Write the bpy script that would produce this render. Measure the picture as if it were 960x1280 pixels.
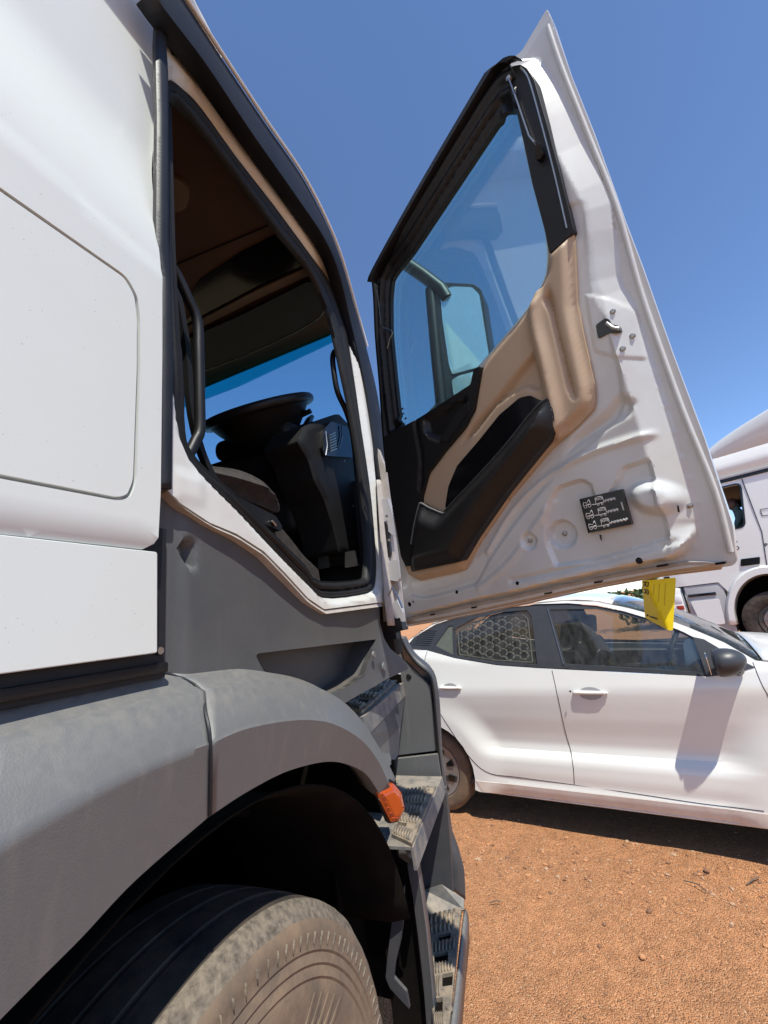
import bpy, bmesh, math, random
import numpy as np
from mathutils import Vector, Matrix, noise
from mathutils.geometry import delaunay_2d_cdt
random.seed(4); rng = np.random.default_rng(4)
for o in list(bpy.data.objects): bpy.data.objects.remove(o)
SC = bpy.context.scene; COL = SC.collection

# ------------------------------------------------------------------ camera, sky, sun
F_, CX, CY, EYE = 513., 480., 640., 1.5
def _n(v): return v/np.linalg.norm(v)
_up = _n(np.array([234-CX, 1310+CY, -F_]))
_y = _n(np.array([705-CX, -(750-CY), -F_])); _y = _n(_y-_up*_y.dot(_up))
_x = np.cross(_y, _up); RW = np.stack([_x, _y, _up]); CAM = np.array([0, 0, EYE])
cd = bpy.data.cameras.new('camera'); cam = bpy.data.objects.new('camera', cd); COL.objects.link(cam)
M = Matrix([list(RW[i])+[CAM[i]] for i in range(3)]+[[0, 0, 0, 1]]); cam.matrix_world = M
cd.sensor_fit = 'VERTICAL'; cd.sensor_height = 36; cd.lens = 36*F_/1280; cd.clip_start = .02; cd.clip_end = 2000
SC.camera = cam
SUN = _n(np.array([.35, -.34, .872]))
w = bpy.data.worlds.new('World'); SC.world = w; w.use_nodes = True
nt = w.node_tree; bg = nt.nodes['Background']; sk = nt.nodes.new('ShaderNodeTexSky')
sk.sky_type = 'NISHITA'; sk.sun_disc = False; sk.sun_elevation = math.asin(SUN[2]); sk.sun_rotation = math.atan2(SUN[0], SUN[1])
sk.altitude = 2200; sk.air_density = .95; sk.dust_density = .0; sk.ozone_density = 5.5
nt.links.new(sk.outputs[0], bg.inputs[0]); bg.inputs[1].default_value = .15
sd = bpy.data.lights.new('sun', 'SUN'); sd.energy = 3.7; sd.angle = math.radians(.5); sd.color = (1, .975, .88)
so = bpy.data.objects.new('sun', sd); COL.objects.link(so); so.rotation_euler = Vector(SUN).to_track_quat('Z', 'Y').to_euler()
SC.view_settings.view_transform = 'Standard'; SC.view_settings.look = 'None'; SC.view_settings.exposure = .62; SC.view_settings.gamma = 1

# ------------------------------------------------------------------ materials
def mat(name, base, rough=.5, metal=0, coat=0, dirt=None, amt=.3, scale=6, bump=0, bscale=200, stretch=(1, 1, 1), top=0, specks=0, streak=0, spec=.5):
    """dirt colour mixed by noise; top = extra settled dust on faces that look up; specks = small dark spots"""
    m = bpy.data.materials.new(name); m.use_nodes = True; t = m.node_tree; N = t.nodes; L = t.links
    b = N['Principled BSDF']; b.inputs['Roughness'].default_value = rough; b.inputs['Metallic'].default_value = metal
    b.inputs['Coat Weight'].default_value = coat; b.inputs['Coat Roughness'].default_value = .08; b.inputs['Specular IOR Level'].default_value = spec
    b.inputs['Base Color'].default_value = (*base, 1)
    geo = N.new('ShaderNodeNewGeometry')
    mp = N.new('ShaderNodeMapping'); mp.inputs['Scale'].default_value = stretch; L.new(geo.outputs['Position'], mp.inputs[0])
    col = None
    def mix(fac_out, c2, prev):
        mx = N.new('ShaderNodeMix'); mx.data_type = 'RGBA'; L.new(fac_out, mx.inputs[0])
        if prev is None: mx.inputs[6].default_value = (*base, 1)
        else: L.new(prev, mx.inputs[6])
        mx.inputs[7].default_value = (*c2, 1); return mx.outputs[2]
    def ramp(src, lo, hi, mul):
        r = N.new('ShaderNodeMapRange'); r.inputs[1].default_value = lo; r.inputs[2].default_value = hi; r.inputs[4].default_value = mul; L.new(src, r.inputs[0]); return r.outputs[0]
    if dirt:
        n1 = N.new('ShaderNodeTexNoise'); n1.inputs['Scale'].default_value = scale; n1.inputs['Detail'].default_value = 9; n1.inputs['Roughness'].default_value = .62
        L.new(mp.outputs[0], n1.inputs['Vector'])
        col = mix(ramp(n1.outputs['Fac'], .38, .75, amt), dirt, col)
        if streak:
            m2 = N.new('ShaderNodeMapping'); m2.inputs['Scale'].default_value = (45, 45, 2.2); L.new(geo.outputs['Position'], m2.inputs[0])
            n3 = N.new('ShaderNodeTexNoise'); n3.inputs['Scale'].default_value = 1; n3.inputs['Detail'].default_value = 4; L.new(m2.outputs[0], n3.inputs['Vector'])
            col = mix(ramp(n3.outputs['Fac'], .55, .75, streak), dirt, col)
        if top:
            sp = N.new('ShaderNodeSeparateXYZ'); L.new(geo.outputs['Normal'], sp.inputs[0])
            mm = N.new('ShaderNodeMath'); mm.operation = 'MULTIPLY'; L.new(ramp(sp.outputs[2], .55, .98, top), mm.inputs[0])
            L.new(ramp(n1.outputs['Fac'], .25, .6, 1), mm.inputs[1]); col = mix(mm.outputs[0], dirt, col)
    if specks:
        n2 = N.new('ShaderNodeTexNoise'); n2.inputs['Scale'].default_value = 230; n2.inputs['Detail'].default_value = 2; L.new(geo.outputs['Position'], n2.inputs['Vector'])
        col = mix(ramp(n2.outputs['Fac'], .735, .78, specks), tuple(c*.35 for c in (dirt or base)), col)
    if col is not None: L.new(col, b.inputs['Base Color'])
    if bump:
        nb = N.new('ShaderNodeTexNoise'); nb.inputs['Scale'].default_value = bscale; nb.inputs['Detail'].default_value = 4; L.new(geo.outputs['Position'], nb.inputs['Vector'])
        bp = N.new('ShaderNodeBump'); bp.inputs['Strength'].default_value = bump; bp.inputs['Distance'].default_value = .002
        L.new(nb.outputs['Fac'], bp.inputs['Height']); L.new(bp.outputs[0], b.inputs['Normal'])
    return m
def glass(name, tint, refl=.08, rough=.0, dust=0, dcol=(.5, .5, .48)):
    m = bpy.data.materials.new(name); m.use_nodes = True; t = m.node_tree; N = t.nodes; L = t.links
    for n in list(N):
        if n.type == 'BSDF_PRINCIPLED': N.remove(n)
    tr = N.new('ShaderNodeBsdfTransparent'); tr.inputs[0].default_value = (*[c**.5 for c in tint], 1)
    gl = N.new('ShaderNodeBsdfGlossy'); gl.inputs['Roughness'].default_value = rough; gl.inputs[0].default_value = (1, 1, 1, 1)
    fr = N.new('ShaderNodeLayerWeight'); fr.inputs[0].default_value = .5
    pw = N.new('ShaderNodeMath'); pw.operation = 'POWER'; pw.inputs[1].default_value = 5; L.new(fr.outputs['Facing'], pw.inputs[0])
    ad = N.new('ShaderNodeMath'); ad.operation = 'MULTIPLY_ADD'; ad.inputs[1].default_value = .9; ad.inputs[2].default_value = refl*.55; ad.use_clamp = True; L.new(pw.outputs[0], ad.inputs[0])
    mx = N.new('ShaderNodeMixShader'); L.new(ad.outputs[0], mx.inputs[0]); L.new(tr.outputs[0], mx.inputs[1]); L.new(gl.outputs[0], mx.inputs[2])
    out = mx.outputs[0]
    if dust:
        df = N.new('ShaderNodeBsdfDiffuse'); df.inputs[0].default_value = (*dcol, 1)
        geo = N.new('ShaderNodeNewGeometry'); mp = N.new('ShaderNodeMapping'); mp.inputs['Scale'].default_value = (30, 30, 5); L.new(geo.outputs['Position'], mp.inputs[0])
        ns = N.new('ShaderNodeTexNoise'); ns.inputs['Scale'].default_value = 1; ns.inputs['Detail'].default_value = 8; L.new(mp.outputs[0], ns.inputs['Vector'])
        r = N.new('ShaderNodeMapRange'); r.inputs[1].default_value = .3; r.inputs[2].default_value = .8; r.inputs[3].default_value = dust*.4; r.inputs[4].default_value = dust*1.6; L.new(ns.outputs['Fac'], r.inputs[0])
        m3 = N.new('ShaderNodeMixShader'); L.new(r.outputs[0], m3.inputs[0]); L.new(out, m3.inputs[1]); L.new(df.outputs[0], m3.inputs[2]); out = m3.outputs[0]
    L.new(out, N['Material Output'].inputs[0]); return m
SOIL = (.42, .27, .17)
WHITE = mat('white_paint', (.66, .68, .66), .28, coat=.5, dirt=(.62, .56, .48), amt=.22, scale=3, specks=.45)
WPANEL = mat('white_panel', (.63, .66, .63), .5, coat=.15, dirt=(.60, .57, .52), amt=.2, scale=5, specks=.75, bump=.05, bscale=60)
DOORW = mat('door_inner_paint', (.60, .62, .605), .28, coat=.35, dirt=(.44, .36, .27), amt=.38, scale=6, specks=.35)
FLANGE = mat('flange_paint', (.66, .67, .64), .3, coat=.4, dirt=(.5, .36, .25), amt=.3, scale=9)
BROWNW = mat('soiled_shaded_white_paint', (.42, .385, .35), .5, dirt=(.22, .15, .10), amt=.45, scale=25)  # dirty white, browned further to put shading and soil bounce into the colour
GREY = mat('grey_plastic', (.122, .124, .125), .46, dirt=(.30, .27, .225), amt=.06, scale=60, bump=.25, bscale=450, top=.45, specks=0, streak=.16)
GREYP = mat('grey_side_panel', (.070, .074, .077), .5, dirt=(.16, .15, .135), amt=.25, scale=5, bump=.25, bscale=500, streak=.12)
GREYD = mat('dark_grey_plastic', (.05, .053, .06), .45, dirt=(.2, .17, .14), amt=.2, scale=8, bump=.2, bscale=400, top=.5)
NAVY = mat('blue_black_trim', (.012, .014, .019), .5, dirt=(.05, .045, .045), amt=.3, scale=10, spec=.3)
RUBBER = mat('black_rubber', (.009, .009, .0095), .55, spec=.3, dirt=(.04, .033, .026), amt=.25, scale=30)
BLACK = mat('black_plastic', (.008, .008, .009), .45, dirt=(.025, .022, .02), amt=.3, scale=20, bump=.15, bscale=500, spec=.35)
GLOSSB = mat('gloss_black', (.006, .006, .007), .12)
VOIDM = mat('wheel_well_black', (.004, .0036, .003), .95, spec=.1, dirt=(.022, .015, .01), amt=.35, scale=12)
BEIGE = mat('beige_trim', (.44, .325, .215), .5, dirt=(.34, .24, .16), amt=.25, scale=12, bump=.3, bscale=600)
BEIGED = mat('dark_beige_trim', (.15, .11, .08), .6, dirt=(.1, .07, .05), amt=.3, scale=14, bump=.3, bscale=600)
HEAD = mat('headliner_fabric', (.075, .040, .030), .9, dirt=(.04, .026, .02), amt=.4, scale=10, bump=.4, bscale=300)
CABDK = mat('cab_dark_plastic', (.007, .007, .0074), .6, spec=.3, dirt=(.02, .018, .016), amt=.3, scale=15)
SEATM = mat('seat_fabric', (.03, .025, .022), .95, dirt=(.10, .08, .065), amt=.5, scale=40, bump=.8, bscale=700)
TREAD = mat('tread_plate', (.12, .105, .09), .6, dirt=(.46, .35, .23), amt=.7, scale=22, bump=.7, bscale=250, top=.25)  # dusty plate; the tan is lightened to stand in for sun on it
TYRE = mat('tyre_rubber', (.018, .015, .013), .8, dirt=(.20, .14, .095), amt=.5, scale=9, bump=.4, bscale=120)
TYRES = mat('dusty_sidewall', (.13, .095, .066), .85, dirt=(.27, .18, .11), amt=.8, scale=16, bump=.5, bscale=150, stretch=(1, 1, 1))
SCUFF = mat('scuffed_rubber', (.21, .17, .125), .95, dirt=(.045, .036, .03), amt=1, scale=70, bump=1, bscale=180)
METAL = mat('bare_metal', (.45, .44, .42), .35, metal=1, dirt=(.3, .25, .2), amt=.3, scale=30)
CHROME = mat('mirror_silver', (.86, .9, .92), .015, metal=1)
DMIR = mat('skylit_dusty_mirror', (.62, .84, .90), .04, metal=.45, dirt=(.6, .72, .72), amt=.6, scale=60)  # dust, plus pale blue diffuse that puts bright sky reflection into the colour
AMBER = mat('amber_lens', (.36, .055, .005), .1, coat=.6)
AMBER2 = mat('amber_ribs', (.50, .06, .005), .25, coat=.6)
YEL = mat('yellow_card', (.95, .70, .003), .5, dirt=(.8, .52, .01), amt=.25, scale=40)
INK = mat('dark_ink', (.05, .04, .02), .6)
INKW = mat('white_print', (.8, .8, .78), .6)
REDP = mat('red_reflector', (.35, .03, .01), .4)
RIM = mat('wheel_rim', (.30, .30, .30), .45, metal=.6, dirt=(.3, .2, .13), amt=.4, scale=20)
CARW = mat('car_paint', (.79, .785, .735), .22, coat=.5, dirt=(.68, .58, .48), amt=.14, scale=2.5)
CARLOW = mat('dusty_sill_paint', (.74, .68, .62), .35, coat=.3, dirt=(.55, .40, .28), amt=.5, scale=9)
CHAR = mat('charcoal_plastic', (.035, .037, .042), .42, dirt=(.08, .075, .07), amt=.25, scale=20)
PANELGREY = mat('grey_step_box', (.36, .36, .37), .5, dirt=(.4, .3, .22), amt=.3, scale=7)
GWIND = glass('windscreen_glass', (.55, .86, .98), .05)
GBAND = glass('tint_band_glass', (.02, .42, .55), .05)
GDOOR = glass('door_glass', (.52, .84, .88), .20, dust=.05, dcol=(.6, .62, .62))
GCAR = glass('car_glass', (.46, .50, .48), .10, dust=.04)
GDARK = glass('car_tinted_glass', (.45, .46, .44), .05, dust=.05, dcol=(.5, .5, .46))
SKINM = mat('skin', (.10, .05, .035), .55)
SHIRT = mat('green_shirt', (.06, .10, .09), .9)
LEAF = mat('leaf', (.06, .10, .03), .6); BARK = mat('bark', (.14, .10, .07), .9, bump=1, bscale=40)

# ------------------------------------------------------------------ object helpers
def link(name, me, m=None, parent=None, angle=35):
    o = bpy.data.objects.new(name, me); COL.objects.link(o)
    if m is not None:
        for k in (m if isinstance(m, (list, tuple)) else [m]): me.materials.append(k)
    if parent is not None: o.parent = parent
    for p in me.polygons: p.use_smooth = True
    if angle is not None: me.set_sharp_from_angle(angle=math.radians(angle))
    return o
def mesh(name, V, Fc, m, parent=None, angle=35):
    me = bpy.data.meshes.new(name); me.from_pydata([tuple(map(float, v)) for v in V], [], [tuple(f) for f in Fc]); me.validate(); me.update()
    return link(name, me, m, parent, angle)
def thing(name, label, cat, group=None, loc=(0, 0, 0)):
    o = bpy.data.objects.new(name, None); COL.objects.link(o); o['label'] = label; o['category'] = cat; o.empty_display_size = .1
    if group: o['group'] = group
    return o
def tag(o, label, cat, group=None):
    o['label'] = label; o['category'] = cat
    if group: o['group'] = group
    return o
class Fr:
    """a plane in the place: origin, two axes, normal towards the open side"""
    def __init__(s, o, a, b=(0, 0, 1)):
        s.o = np.array(o, float); s.a = _n(np.array(a, float)); s.b = _n(np.array(b, float)); s.n = np.cross(s.a, s.b)
    def P(s, u, v, off=0): return s.o+s.a*u+s.b*v+s.n*off
    def q(s, x, y, off=0):
        d = RW@_n(np.array([x-CX, -(y-CY), -F_])); o = s.o+s.n*off
        p = CAM+d*((o-CAM).dot(s.n)/d.dot(s.n))-s.o; return (p.dot(s.a), p.dot(s.b))
    def qs(s, pts, off=0): return [s.q(x, y, off) for x, y in pts]
    def qh(s, x, y, h):
        off = 0
        for _ in range(12):
            u, v = s.q(x, y, off); off = .5*off+.5*float(h(np.array([u]), np.array([v]))[0])
        return s.q(x, y, off)
    def shift(s, off): return Fr(s.o+s.n*off, s.a, s.b)
def rc(pts, r, n=5, closed=True):
    """round the corners of a 2D outline"""
    P = [np.array(p, float) for p in pts]; out = []; N = len(P)
    for i in range(N):
        if not closed and i in (0, N-1): out.append(tuple(P[i])); continue
        a, b, c = P[i-1], P[i], P[(i+1) % N]; u = a-b; v = c-b; lu = np.linalg.norm(u); lv = np.linalg.norm(v)
        if lu < 1e-9 or lv < 1e-9: continue
        rr = r[i] if isinstance(r, (list, tuple)) else r
        d = min(rr, lu*.45, lv*.45); A = b+u/lu*d; B = b+v/lv*d
        for k in range(n+1):
            t = k/n; out.append(tuple(A*(1-t)**2+2*b*t*(1-t)+B*t*t))
    return out
def spline(pts, n=6, closed=False):
    P = [np.array(p, float) for p in pts]; N = len(P); out = []
    rngi = range(N) if closed else range(N-1)
    for i in rngi:
        p0 = P[(i-1) % N] if (closed or i > 0) else P[0]; p1 = P[i]; p2 = P[(i+1) % N]; p3 = P[(i+2) % N] if (closed or i < N-2) else P[-1]
        for k in range(n):
            t = k/n; out.append(.5*((2*p1)+(-p0+p2)*t+(2*p0-5*p1+4*p2-p3)*t*t+(-p0+3*p1-3*p2+p3)*t**3))
    if not closed: out.append(P[-1])
    return [tuple(p) for p in out]
def resamp(pts, n):
    P = np.array(pts, float); L = np.r_[0, np.cumsum(np.linalg.norm(np.diff(P, axis=0), axis=1))]; t = np.linspace(0, L[-1], n)
    return np.stack([np.interp(t, L, P[:, k]) for k in range(P.shape[1])], 1)
def inside(S, T, poly):
    P = np.array(poly); r = np.zeros(len(S), bool); j = len(P)-1
    for i in range(len(P)):
        xi, yi = P[i]; xj, yj = P[j]
        c = ((yi > T) != (yj > T)) & (S < (xj-xi)*(T-yi)/(yj-yi+1e-15)+xi); r ^= c; j = i
    return r
def dline(S, T, line, closed=False):
    P = np.array(line, float); D = np.full(len(S), 1e9); N = len(P)
    for i in range(N if closed else N-1):
        a = P[i]; b = P[(i+1) % N]; ab = b-a; L2 = ab.dot(ab)+1e-15
        t = np.clip(((S-a[0])*ab[0]+(T-a[1])*ab[1])/L2, 0, 1)
        D = np.minimum(D, np.hypot(S-a[0]-t*ab[0], T-a[1]-t*ab[1]))
    return D
def sdist(S, T, poly):
    D = dline(S, T, poly, True); return np.where(inside(S, T, poly), D, -D)
def sm(x): x = np.clip(x, 0, 1); return x*x*(3-2*x)
def densify(pts, step):
    out = []; N = len(pts)
    for i in range(N):
        a = np.array(pts[i]); b = np.array(pts[(i+1) % N]); k = max(1, int(math.ceil(np.linalg.norm(b-a)/step)))
        for j in range(k): out.append(tuple(a+(b-a)*j/k))
    return out
def clean(pts, eps=2e-4):
    out = []
    for p in pts:
        if not out or math.hypot(p[0]-out[-1][0], p[1]-out[-1][1]) > eps: out.append(p)
    while len(out) > 3 and math.hypot(out[0][0]-out[-1][0], out[0][1]-out[-1][1]) < eps: out.pop()
    return out
def relief(name, outer, fr, m, parent=None, h=None, holes=(), step=None, thick=.01, off=0, feats=(), angle=35, bevel=0):
    """sheet with real thickness: outline + holes in plane coordinates, optional height function over it"""
    loops = [clean(outer)]+[clean(x) for x in holes]
    if step: loops = [densify(l, step) for l in loops]
    pts = []; edges = []
    for l in loops:
        k = len(pts); pts += l; edges += [(k+i, k+(i+1) % len(l)) for i in range(len(l))]
    nb = len(pts)
    if step:
        A = np.array(loops[0]); xs = np.arange(A[:, 0].min(), A[:, 0].max(), step); ys = np.arange(A[:, 1].min(), A[:, 1].max(), step*.87)
        X, Y = np.meshgrid(xs, ys); X[1::2] += step/2; X = X.ravel(); Y = Y.ravel()
        ok = sdist(X, Y, loops[0]) > step*.4
        for l in loops[1:]: ok &= sdist(X, Y, l) < -step*.4
        fl = [densify(list(f)+list(f)[::-1], step)[:] for f in feats]
        for f in feats: ok &= dline(X, Y, f) > step*.45
        pts += list(zip(X[ok], Y[ok]))
        for f in feats:
            g = resamp(f, max(2, int(np.linalg.norm(np.diff(np.array(f), axis=0), axis=1).sum()/step)))
            gi = inside(g[:, 0], g[:, 1], loops[0]) & (dline(g[:, 0], g[:, 1], loops[0], True) > step*.3)
            pts += [tuple(p) for p in g[gi]]
    r = delaunay_2d_cdt([Vector(p) for p in pts], edges, [], 0, 1e-7)
    V2 = np.array([tuple(v) for v in r[0]]); T = np.array([f for f in r[2] if len(f) == 3])
    c = V2[T].mean(1); ok = inside(c[:, 0], c[:, 1], loops[0])
    for l in loops[1:]: ok &= ~inside(c[:, 0], c[:, 1], l)
    T = T[ok]
    a = V2[T]; ar = (a[:, 1, 0]-a[:, 0, 0])*(a[:, 2, 1]-a[:, 0, 1])-(a[:, 1, 1]-a[:, 0, 1])*(a[:, 2, 0]-a[:, 0, 0])
    T[ar < 0] = T[ar < 0][:, ::-1]
    H = (h(V2[:, 0], V2[:, 1]) if h else np.zeros(len(V2)))+off
    F3 = fr.o+V2[:, :1]*fr.a+V2[:, 1:2]*fr.b+H[:, None]*fr.n; B3 = F3-fr.n*thick; n = len(V2)
    from collections import Counter
    E = {}
    for t in T:
        for i in range(3):
            e = (t[i], t[(i+1) % 3]); E[e] = 1
    side = [(a_, b_) for (a_, b_) in E if (b_, a_) not in E]
    faces = [tuple(t) for t in T]+[(t[2]+n, t[1]+n, t[0]+n) for t in T]+[(a_, a_+n, b_+n, b_) for a_, b_ in side]
    o = mesh(name, np.vstack([F3, B3]), faces, m, parent, angle)
    if bevel:
        md = o.modifiers.new('edge', 'BEVEL'); md.width = bevel; md.segments = 2; md.limit_method = 'ANGLE'; md.angle_limit = math.radians(50); md.harden_normals = False
    return o
def tube(name, pts, r, m, parent=None, n=10, closed=False):
    P = [Vector(p) for p in pts]; N = len(P); V = []; Fc = []
    up = None
    for i, p in enumerate(P):
        d = ((P[(i+1) % N]-P[i-1]) if closed else (P[min(i+1, N-1)]-P[max(i-1, 0)])).normalized()
        if up is None:
            up = d.orthogonal().normalized()
        up = (up-d*up.dot(d)).normalized(); v = d.cross(up); rr = r[i] if isinstance(r, (list, tuple)) else r
        for k in range(n):
            a = 2*math.pi*k/n; V.append(p+(up*math.cos(a)+v*math.sin(a))*rr)
    for i in range(N if closed else N-1):
        for k in range(n):
            j = (i+1) % N; Fc.append((i*n+k, i*n+(k+1) % n, j*n+(k+1) % n, j*n+k))
    if not closed: Fc += [tuple(range(n))[::-1], tuple(range((N-1)*n, N*n))]
    return mesh(name, V, Fc, m, parent, 50)
def loft(name, rows, m, parent=None, thick=0, flip=False, angle=35, closed=False):
    """rows = lists of 3D points, same count"""
    n = len(rows[0]); V = [p for r in rows for p in r]; Fc = []
    R_ = len(rows)
    for i in range(R_ if closed else R_-1):
        for k in range(n-1):
            j = (i+1) % R_; f = (i*n+k, i*n+k+1, j*n+k+1, j*n+k); Fc.append(f[::-1] if flip else f)
    o = mesh(name, V, Fc, m, parent, angle)
    if thick:
        md = o.modifiers.new('thickness', 'SOLIDIFY'); md.thickness = thick; md.offset = -1
    return o
def boxm(name, c, size, m, parent=None, bevel=.003, rot=None, seg=2):
    bm = bmesh.new(); bmesh.ops.create_cube(bm, size=1)
    bmesh.ops.scale(bm, vec=size, verts=bm.verts)
    if bevel: bmesh.ops.bevel(bm, geom=list(bm.edges), offset=min(bevel, min(size)*.45), segments=seg, affect='EDGES', profile=.5)
    if rot is not None: bmesh.ops.transform(bm, matrix=rot, verts=bm.verts)
    bmesh.ops.translate(bm, vec=Vector(c), verts=bm.verts)
    me = bpy.data.meshes.new(name); bm.to_mesh(me); bm.free(); return link(name, me, m, parent, 40)
def fbox(name, fr, u0, u1, v0, v1, o0, o1, m, parent=None, bevel=.003):
    R3 = Matrix([[fr.a[i], fr.b[i], fr.n[i]] for i in range(3)]).to_4x4()
    return boxm(name, fr.P((u0+u1)/2, (v0+v1)/2, (o0+o1)/2), (abs(u1-u0), abs(v1-v0), abs(o1-o0)), m, parent, bevel, R3)
def disc(name, fr, u, v, off, r, depth, m, parent=None, n=16, dome=0):
    pts = [(u+r*math.cos(2*math.pi*k/n), v+r*math.sin(2*math.pi*k/n)) for k in range(n)]
    V = [fr.P(a, b, off) for a, b in pts]+[fr.P(u+(a-u)*.8, v+(b-v)*.8, off+depth) for a, b in pts]+[fr.P(u, v, off+depth+dome)]
    Fc = [(k, (k+1) % n, n+(k+1) % n, n+k) for k in range(n)]+[(n+k, n+(k+1) % n, 2*n) for k in range(n)]+[tuple(range(n))[::-1]]
    return mesh(name, V, Fc, m, parent, 40)
def lathe(name, fr, u, v, prof, m, parent=None, n=64, mats=None):
    """profile (offset along normal, radius) turned round the plane's normal; optional material index per span"""
    V = []; Fc = []
    for (o, r) in prof:
        for k in range(n):
            a = 2*math.pi*k/n; V.append(fr.P(u+r*math.cos(a), v+r*math.sin(a), o))
    for i in range(len(prof)-1):
        for k in range(n): Fc.append((i*n+k, i*n+(k+1) % n, (i+1)*n+(k+1) % n, (i+1)*n+k))
    o = mesh(name, V, Fc, m, parent, 40)
    bm = bmesh.new(); bm.from_mesh(o.data); bmesh.ops.recalc_face_normals(bm, faces=bm.faces); bm.to_mesh(o.data); bm.free()
    if mats:
        for i in range(len(prof)-1):
            for k in range(n): o.data.polygons[i*n+k].material_index = mats[i]
    return o
def strip_poly(a, b, w):
    a = np.array(a, float); b = np.array(b, float); d = _n(b-a); p = np.array([-d[1], d[0]])*w/2
    return [tuple(a-p), tuple(b-p), tuple(b+p), tuple(a+p)]
def strokes(name, fr, lines, w, off, thick, m, parent):
    """thin printed lines as very low bars"""
    V = []; Fc = []
    for a, b in lines:
        if math.hypot(a[0]-b[0], a[1]-b[1]) < 1e-6: continue
        q = strip_poly(a, b, w); k = len(V)
        V += [fr.P(x, y, off+thick) for x, y in q]+[fr.P(x, y, off) for x, y in q]
        Fc += [(k, k+1, k+2, k+3)]+[(k+i, k+4+i, k+4+(i+1) % 4, k+(i+1) % 4) for i in range(4)]
    return mesh(name, V, Fc, m, parent, None)
FONT = {'R': [((0, 0), (0, 1)), ((0, 1), (.6, 1)), ((.6, 1), (.6, .5)), ((.6, .5), (0, .5)), ((.25, .5), (.65, 0))], 'D': [((0, 0), (0, 1)), ((0, 1), (.45, .95)), ((.45, .95), (.62, .7)), ((.62, .7), (.62, .3)), ((.62, .3), (.45, .05)), ((.45, .05), (0, 0))],
        'P': [((0, 0), (0, 1)), ((0, 1), (.6, 1)), ((.6, 1), (.6, .5)), ((.6, .5), (0, .5))], '-': [((0, .5), (.5, .5))]}

# ------------------------------------------------------------------ ground
def gz(x, y): return .13*float(sm(np.array((y-5.2)/3.2)))
ax = np.sinh(np.linspace(-6.2, 6.2, 301))/math.sinh(6.2)*400
V = []; 
for j, yy in enumerate(ax):
    for i, xx in enumerate(ax):
        X, Y = xx+.8, yy+3.0
        d = max(0, 1-math.hypot(xx, yy)/14)
        z = (noise.noise(Vector((X*.9, Y*.9, 0)))*.012+noise.noise(Vector((X*4, Y*4, 3)))*.007+noise.noise(Vector((X*11, Y*11, 7)))*.004)*d
        V.append((X, Y, z-.004+gz(X, Y)))
n_ = len(ax); G = mesh('ground', V, [(j*n_+i, j*n_+i+1, (j+1)*n_+i+1, (j+1)*n_+i) for j in range(n_-1) for i in range(n_-1)], None, None, None)
gm = bpy.data.materials.new('red_soil'); gm.use_nodes = True; t = gm.node_tree; N = t.nodes; L = t.links; b = N['Principled BSDF']; b.inputs['Roughness'].default_value = .95; b.inputs['Specular IOR Level'].default_value = .2
geo = N.new('ShaderNodeNewGeometry')
def nz(sc, det=8, rough=.6):
    q = N.new('ShaderNodeTexNoise'); q.inputs['Scale'].default_value = sc; q.inputs['Detail'].default_value = det; q.inputs['Roughness'].default_value = rough; L.new(geo.outputs['Position'], q.inputs['Vector']); return q
def mr(src, a, b_, c, d):
    q = N.new('ShaderNodeMapRange'); q.inputs[1].default_value = a; q.inputs[2].default_value = b_; q.inputs[3].default_value = c; q.inputs[4].default_value = d; L.new(src, q.inputs[0]); return q.outputs[0]
def mixc(f, a, b_):
    q = N.new('ShaderNodeMix'); q.data_type = 'RGBA'; L.new(f, q.inputs[0])
    for s_, v in ((6, a), (7, b_)):
        if isinstance(v, tuple): q.inputs[s_].default_value = (*v, 1)
        else: L.new(v, q.inputs[s_])
    return q.outputs[2]
na = nz(1.3, 6); nb = nz(14, 8, .7); nc = nz(95, 4, .7); 
c1 = mixc(mr(na.outputs['Fac'], .35, .7, 0, 1), (.64, .29, .13), (.50, .235, .11))
c2 = mixc(mr(nb.outputs['Fac'], .42, .72, 0, .7), c1, (.26, .125, .06))
c3 = mixc(mr(nc.outputs['Fac'], .56, .70, 0, .75), c2, (.20, .10, .05))
nd = nz(60, 3, .5); c4 = mixc(mr(nd.outputs['Fac'], .66, .74, 0, .6), c3, (.62, .40, .24))
vo = N.new('ShaderNodeTexVoronoi'); vo.inputs['Scale'].default_value = 170; L.new(geo.outputs['Position'], vo.inputs['Vector'])
sx = N.new('ShaderNodeSeparateColor'); L.new(vo.outputs['Color'], sx.inputs[0]); c5 = mixc(mr(sx.outputs[0], .82, .95, 0, .55), c4, (.20, .10, .05)); c6 = mixc(mr(sx.outputs[1], .86, .97, 0, .6), c5, (.72, .44, .25))
L.new(c6, b.inputs['Base Color'])
bp = N.new('ShaderNodeBump'); bp.inputs['Strength'].default_value = 1; bp.inputs['Distance'].default_value = .016
mh = N.new('ShaderNodeMath'); mh.operation = 'MULTIPLY_ADD'; mh.inputs[1].default_value = -.55; L.new(vo.outputs['Distance'], mh.inputs[0]); L.new(nb.outputs['Fac'], mh.inputs[2])
L.new(mh.outputs[0], bp.inputs['Height']); bp2 = N.new('ShaderNodeBump'); bp2.inputs['Strength'].default_value = .8; bp2.inputs['Distance'].default_value = .004; L.new(nc.outputs['Fac'], bp2.inputs['Height']); L.new(bp2.outputs[0], bp.inputs['Normal']); L.new(bp.outputs[0], b.inputs['Normal'])
G.data.materials.append(gm); G['kind'] = 'structure'
STONES = [mat('pebble_pale', (.42, .26, .16), .9, bump=.5), mat('pebble_brown', (.22, .11, .06), .9, bump=.5), mat('pebble_orange', (.46, .22, .10), .9, bump=.5)]
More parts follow.
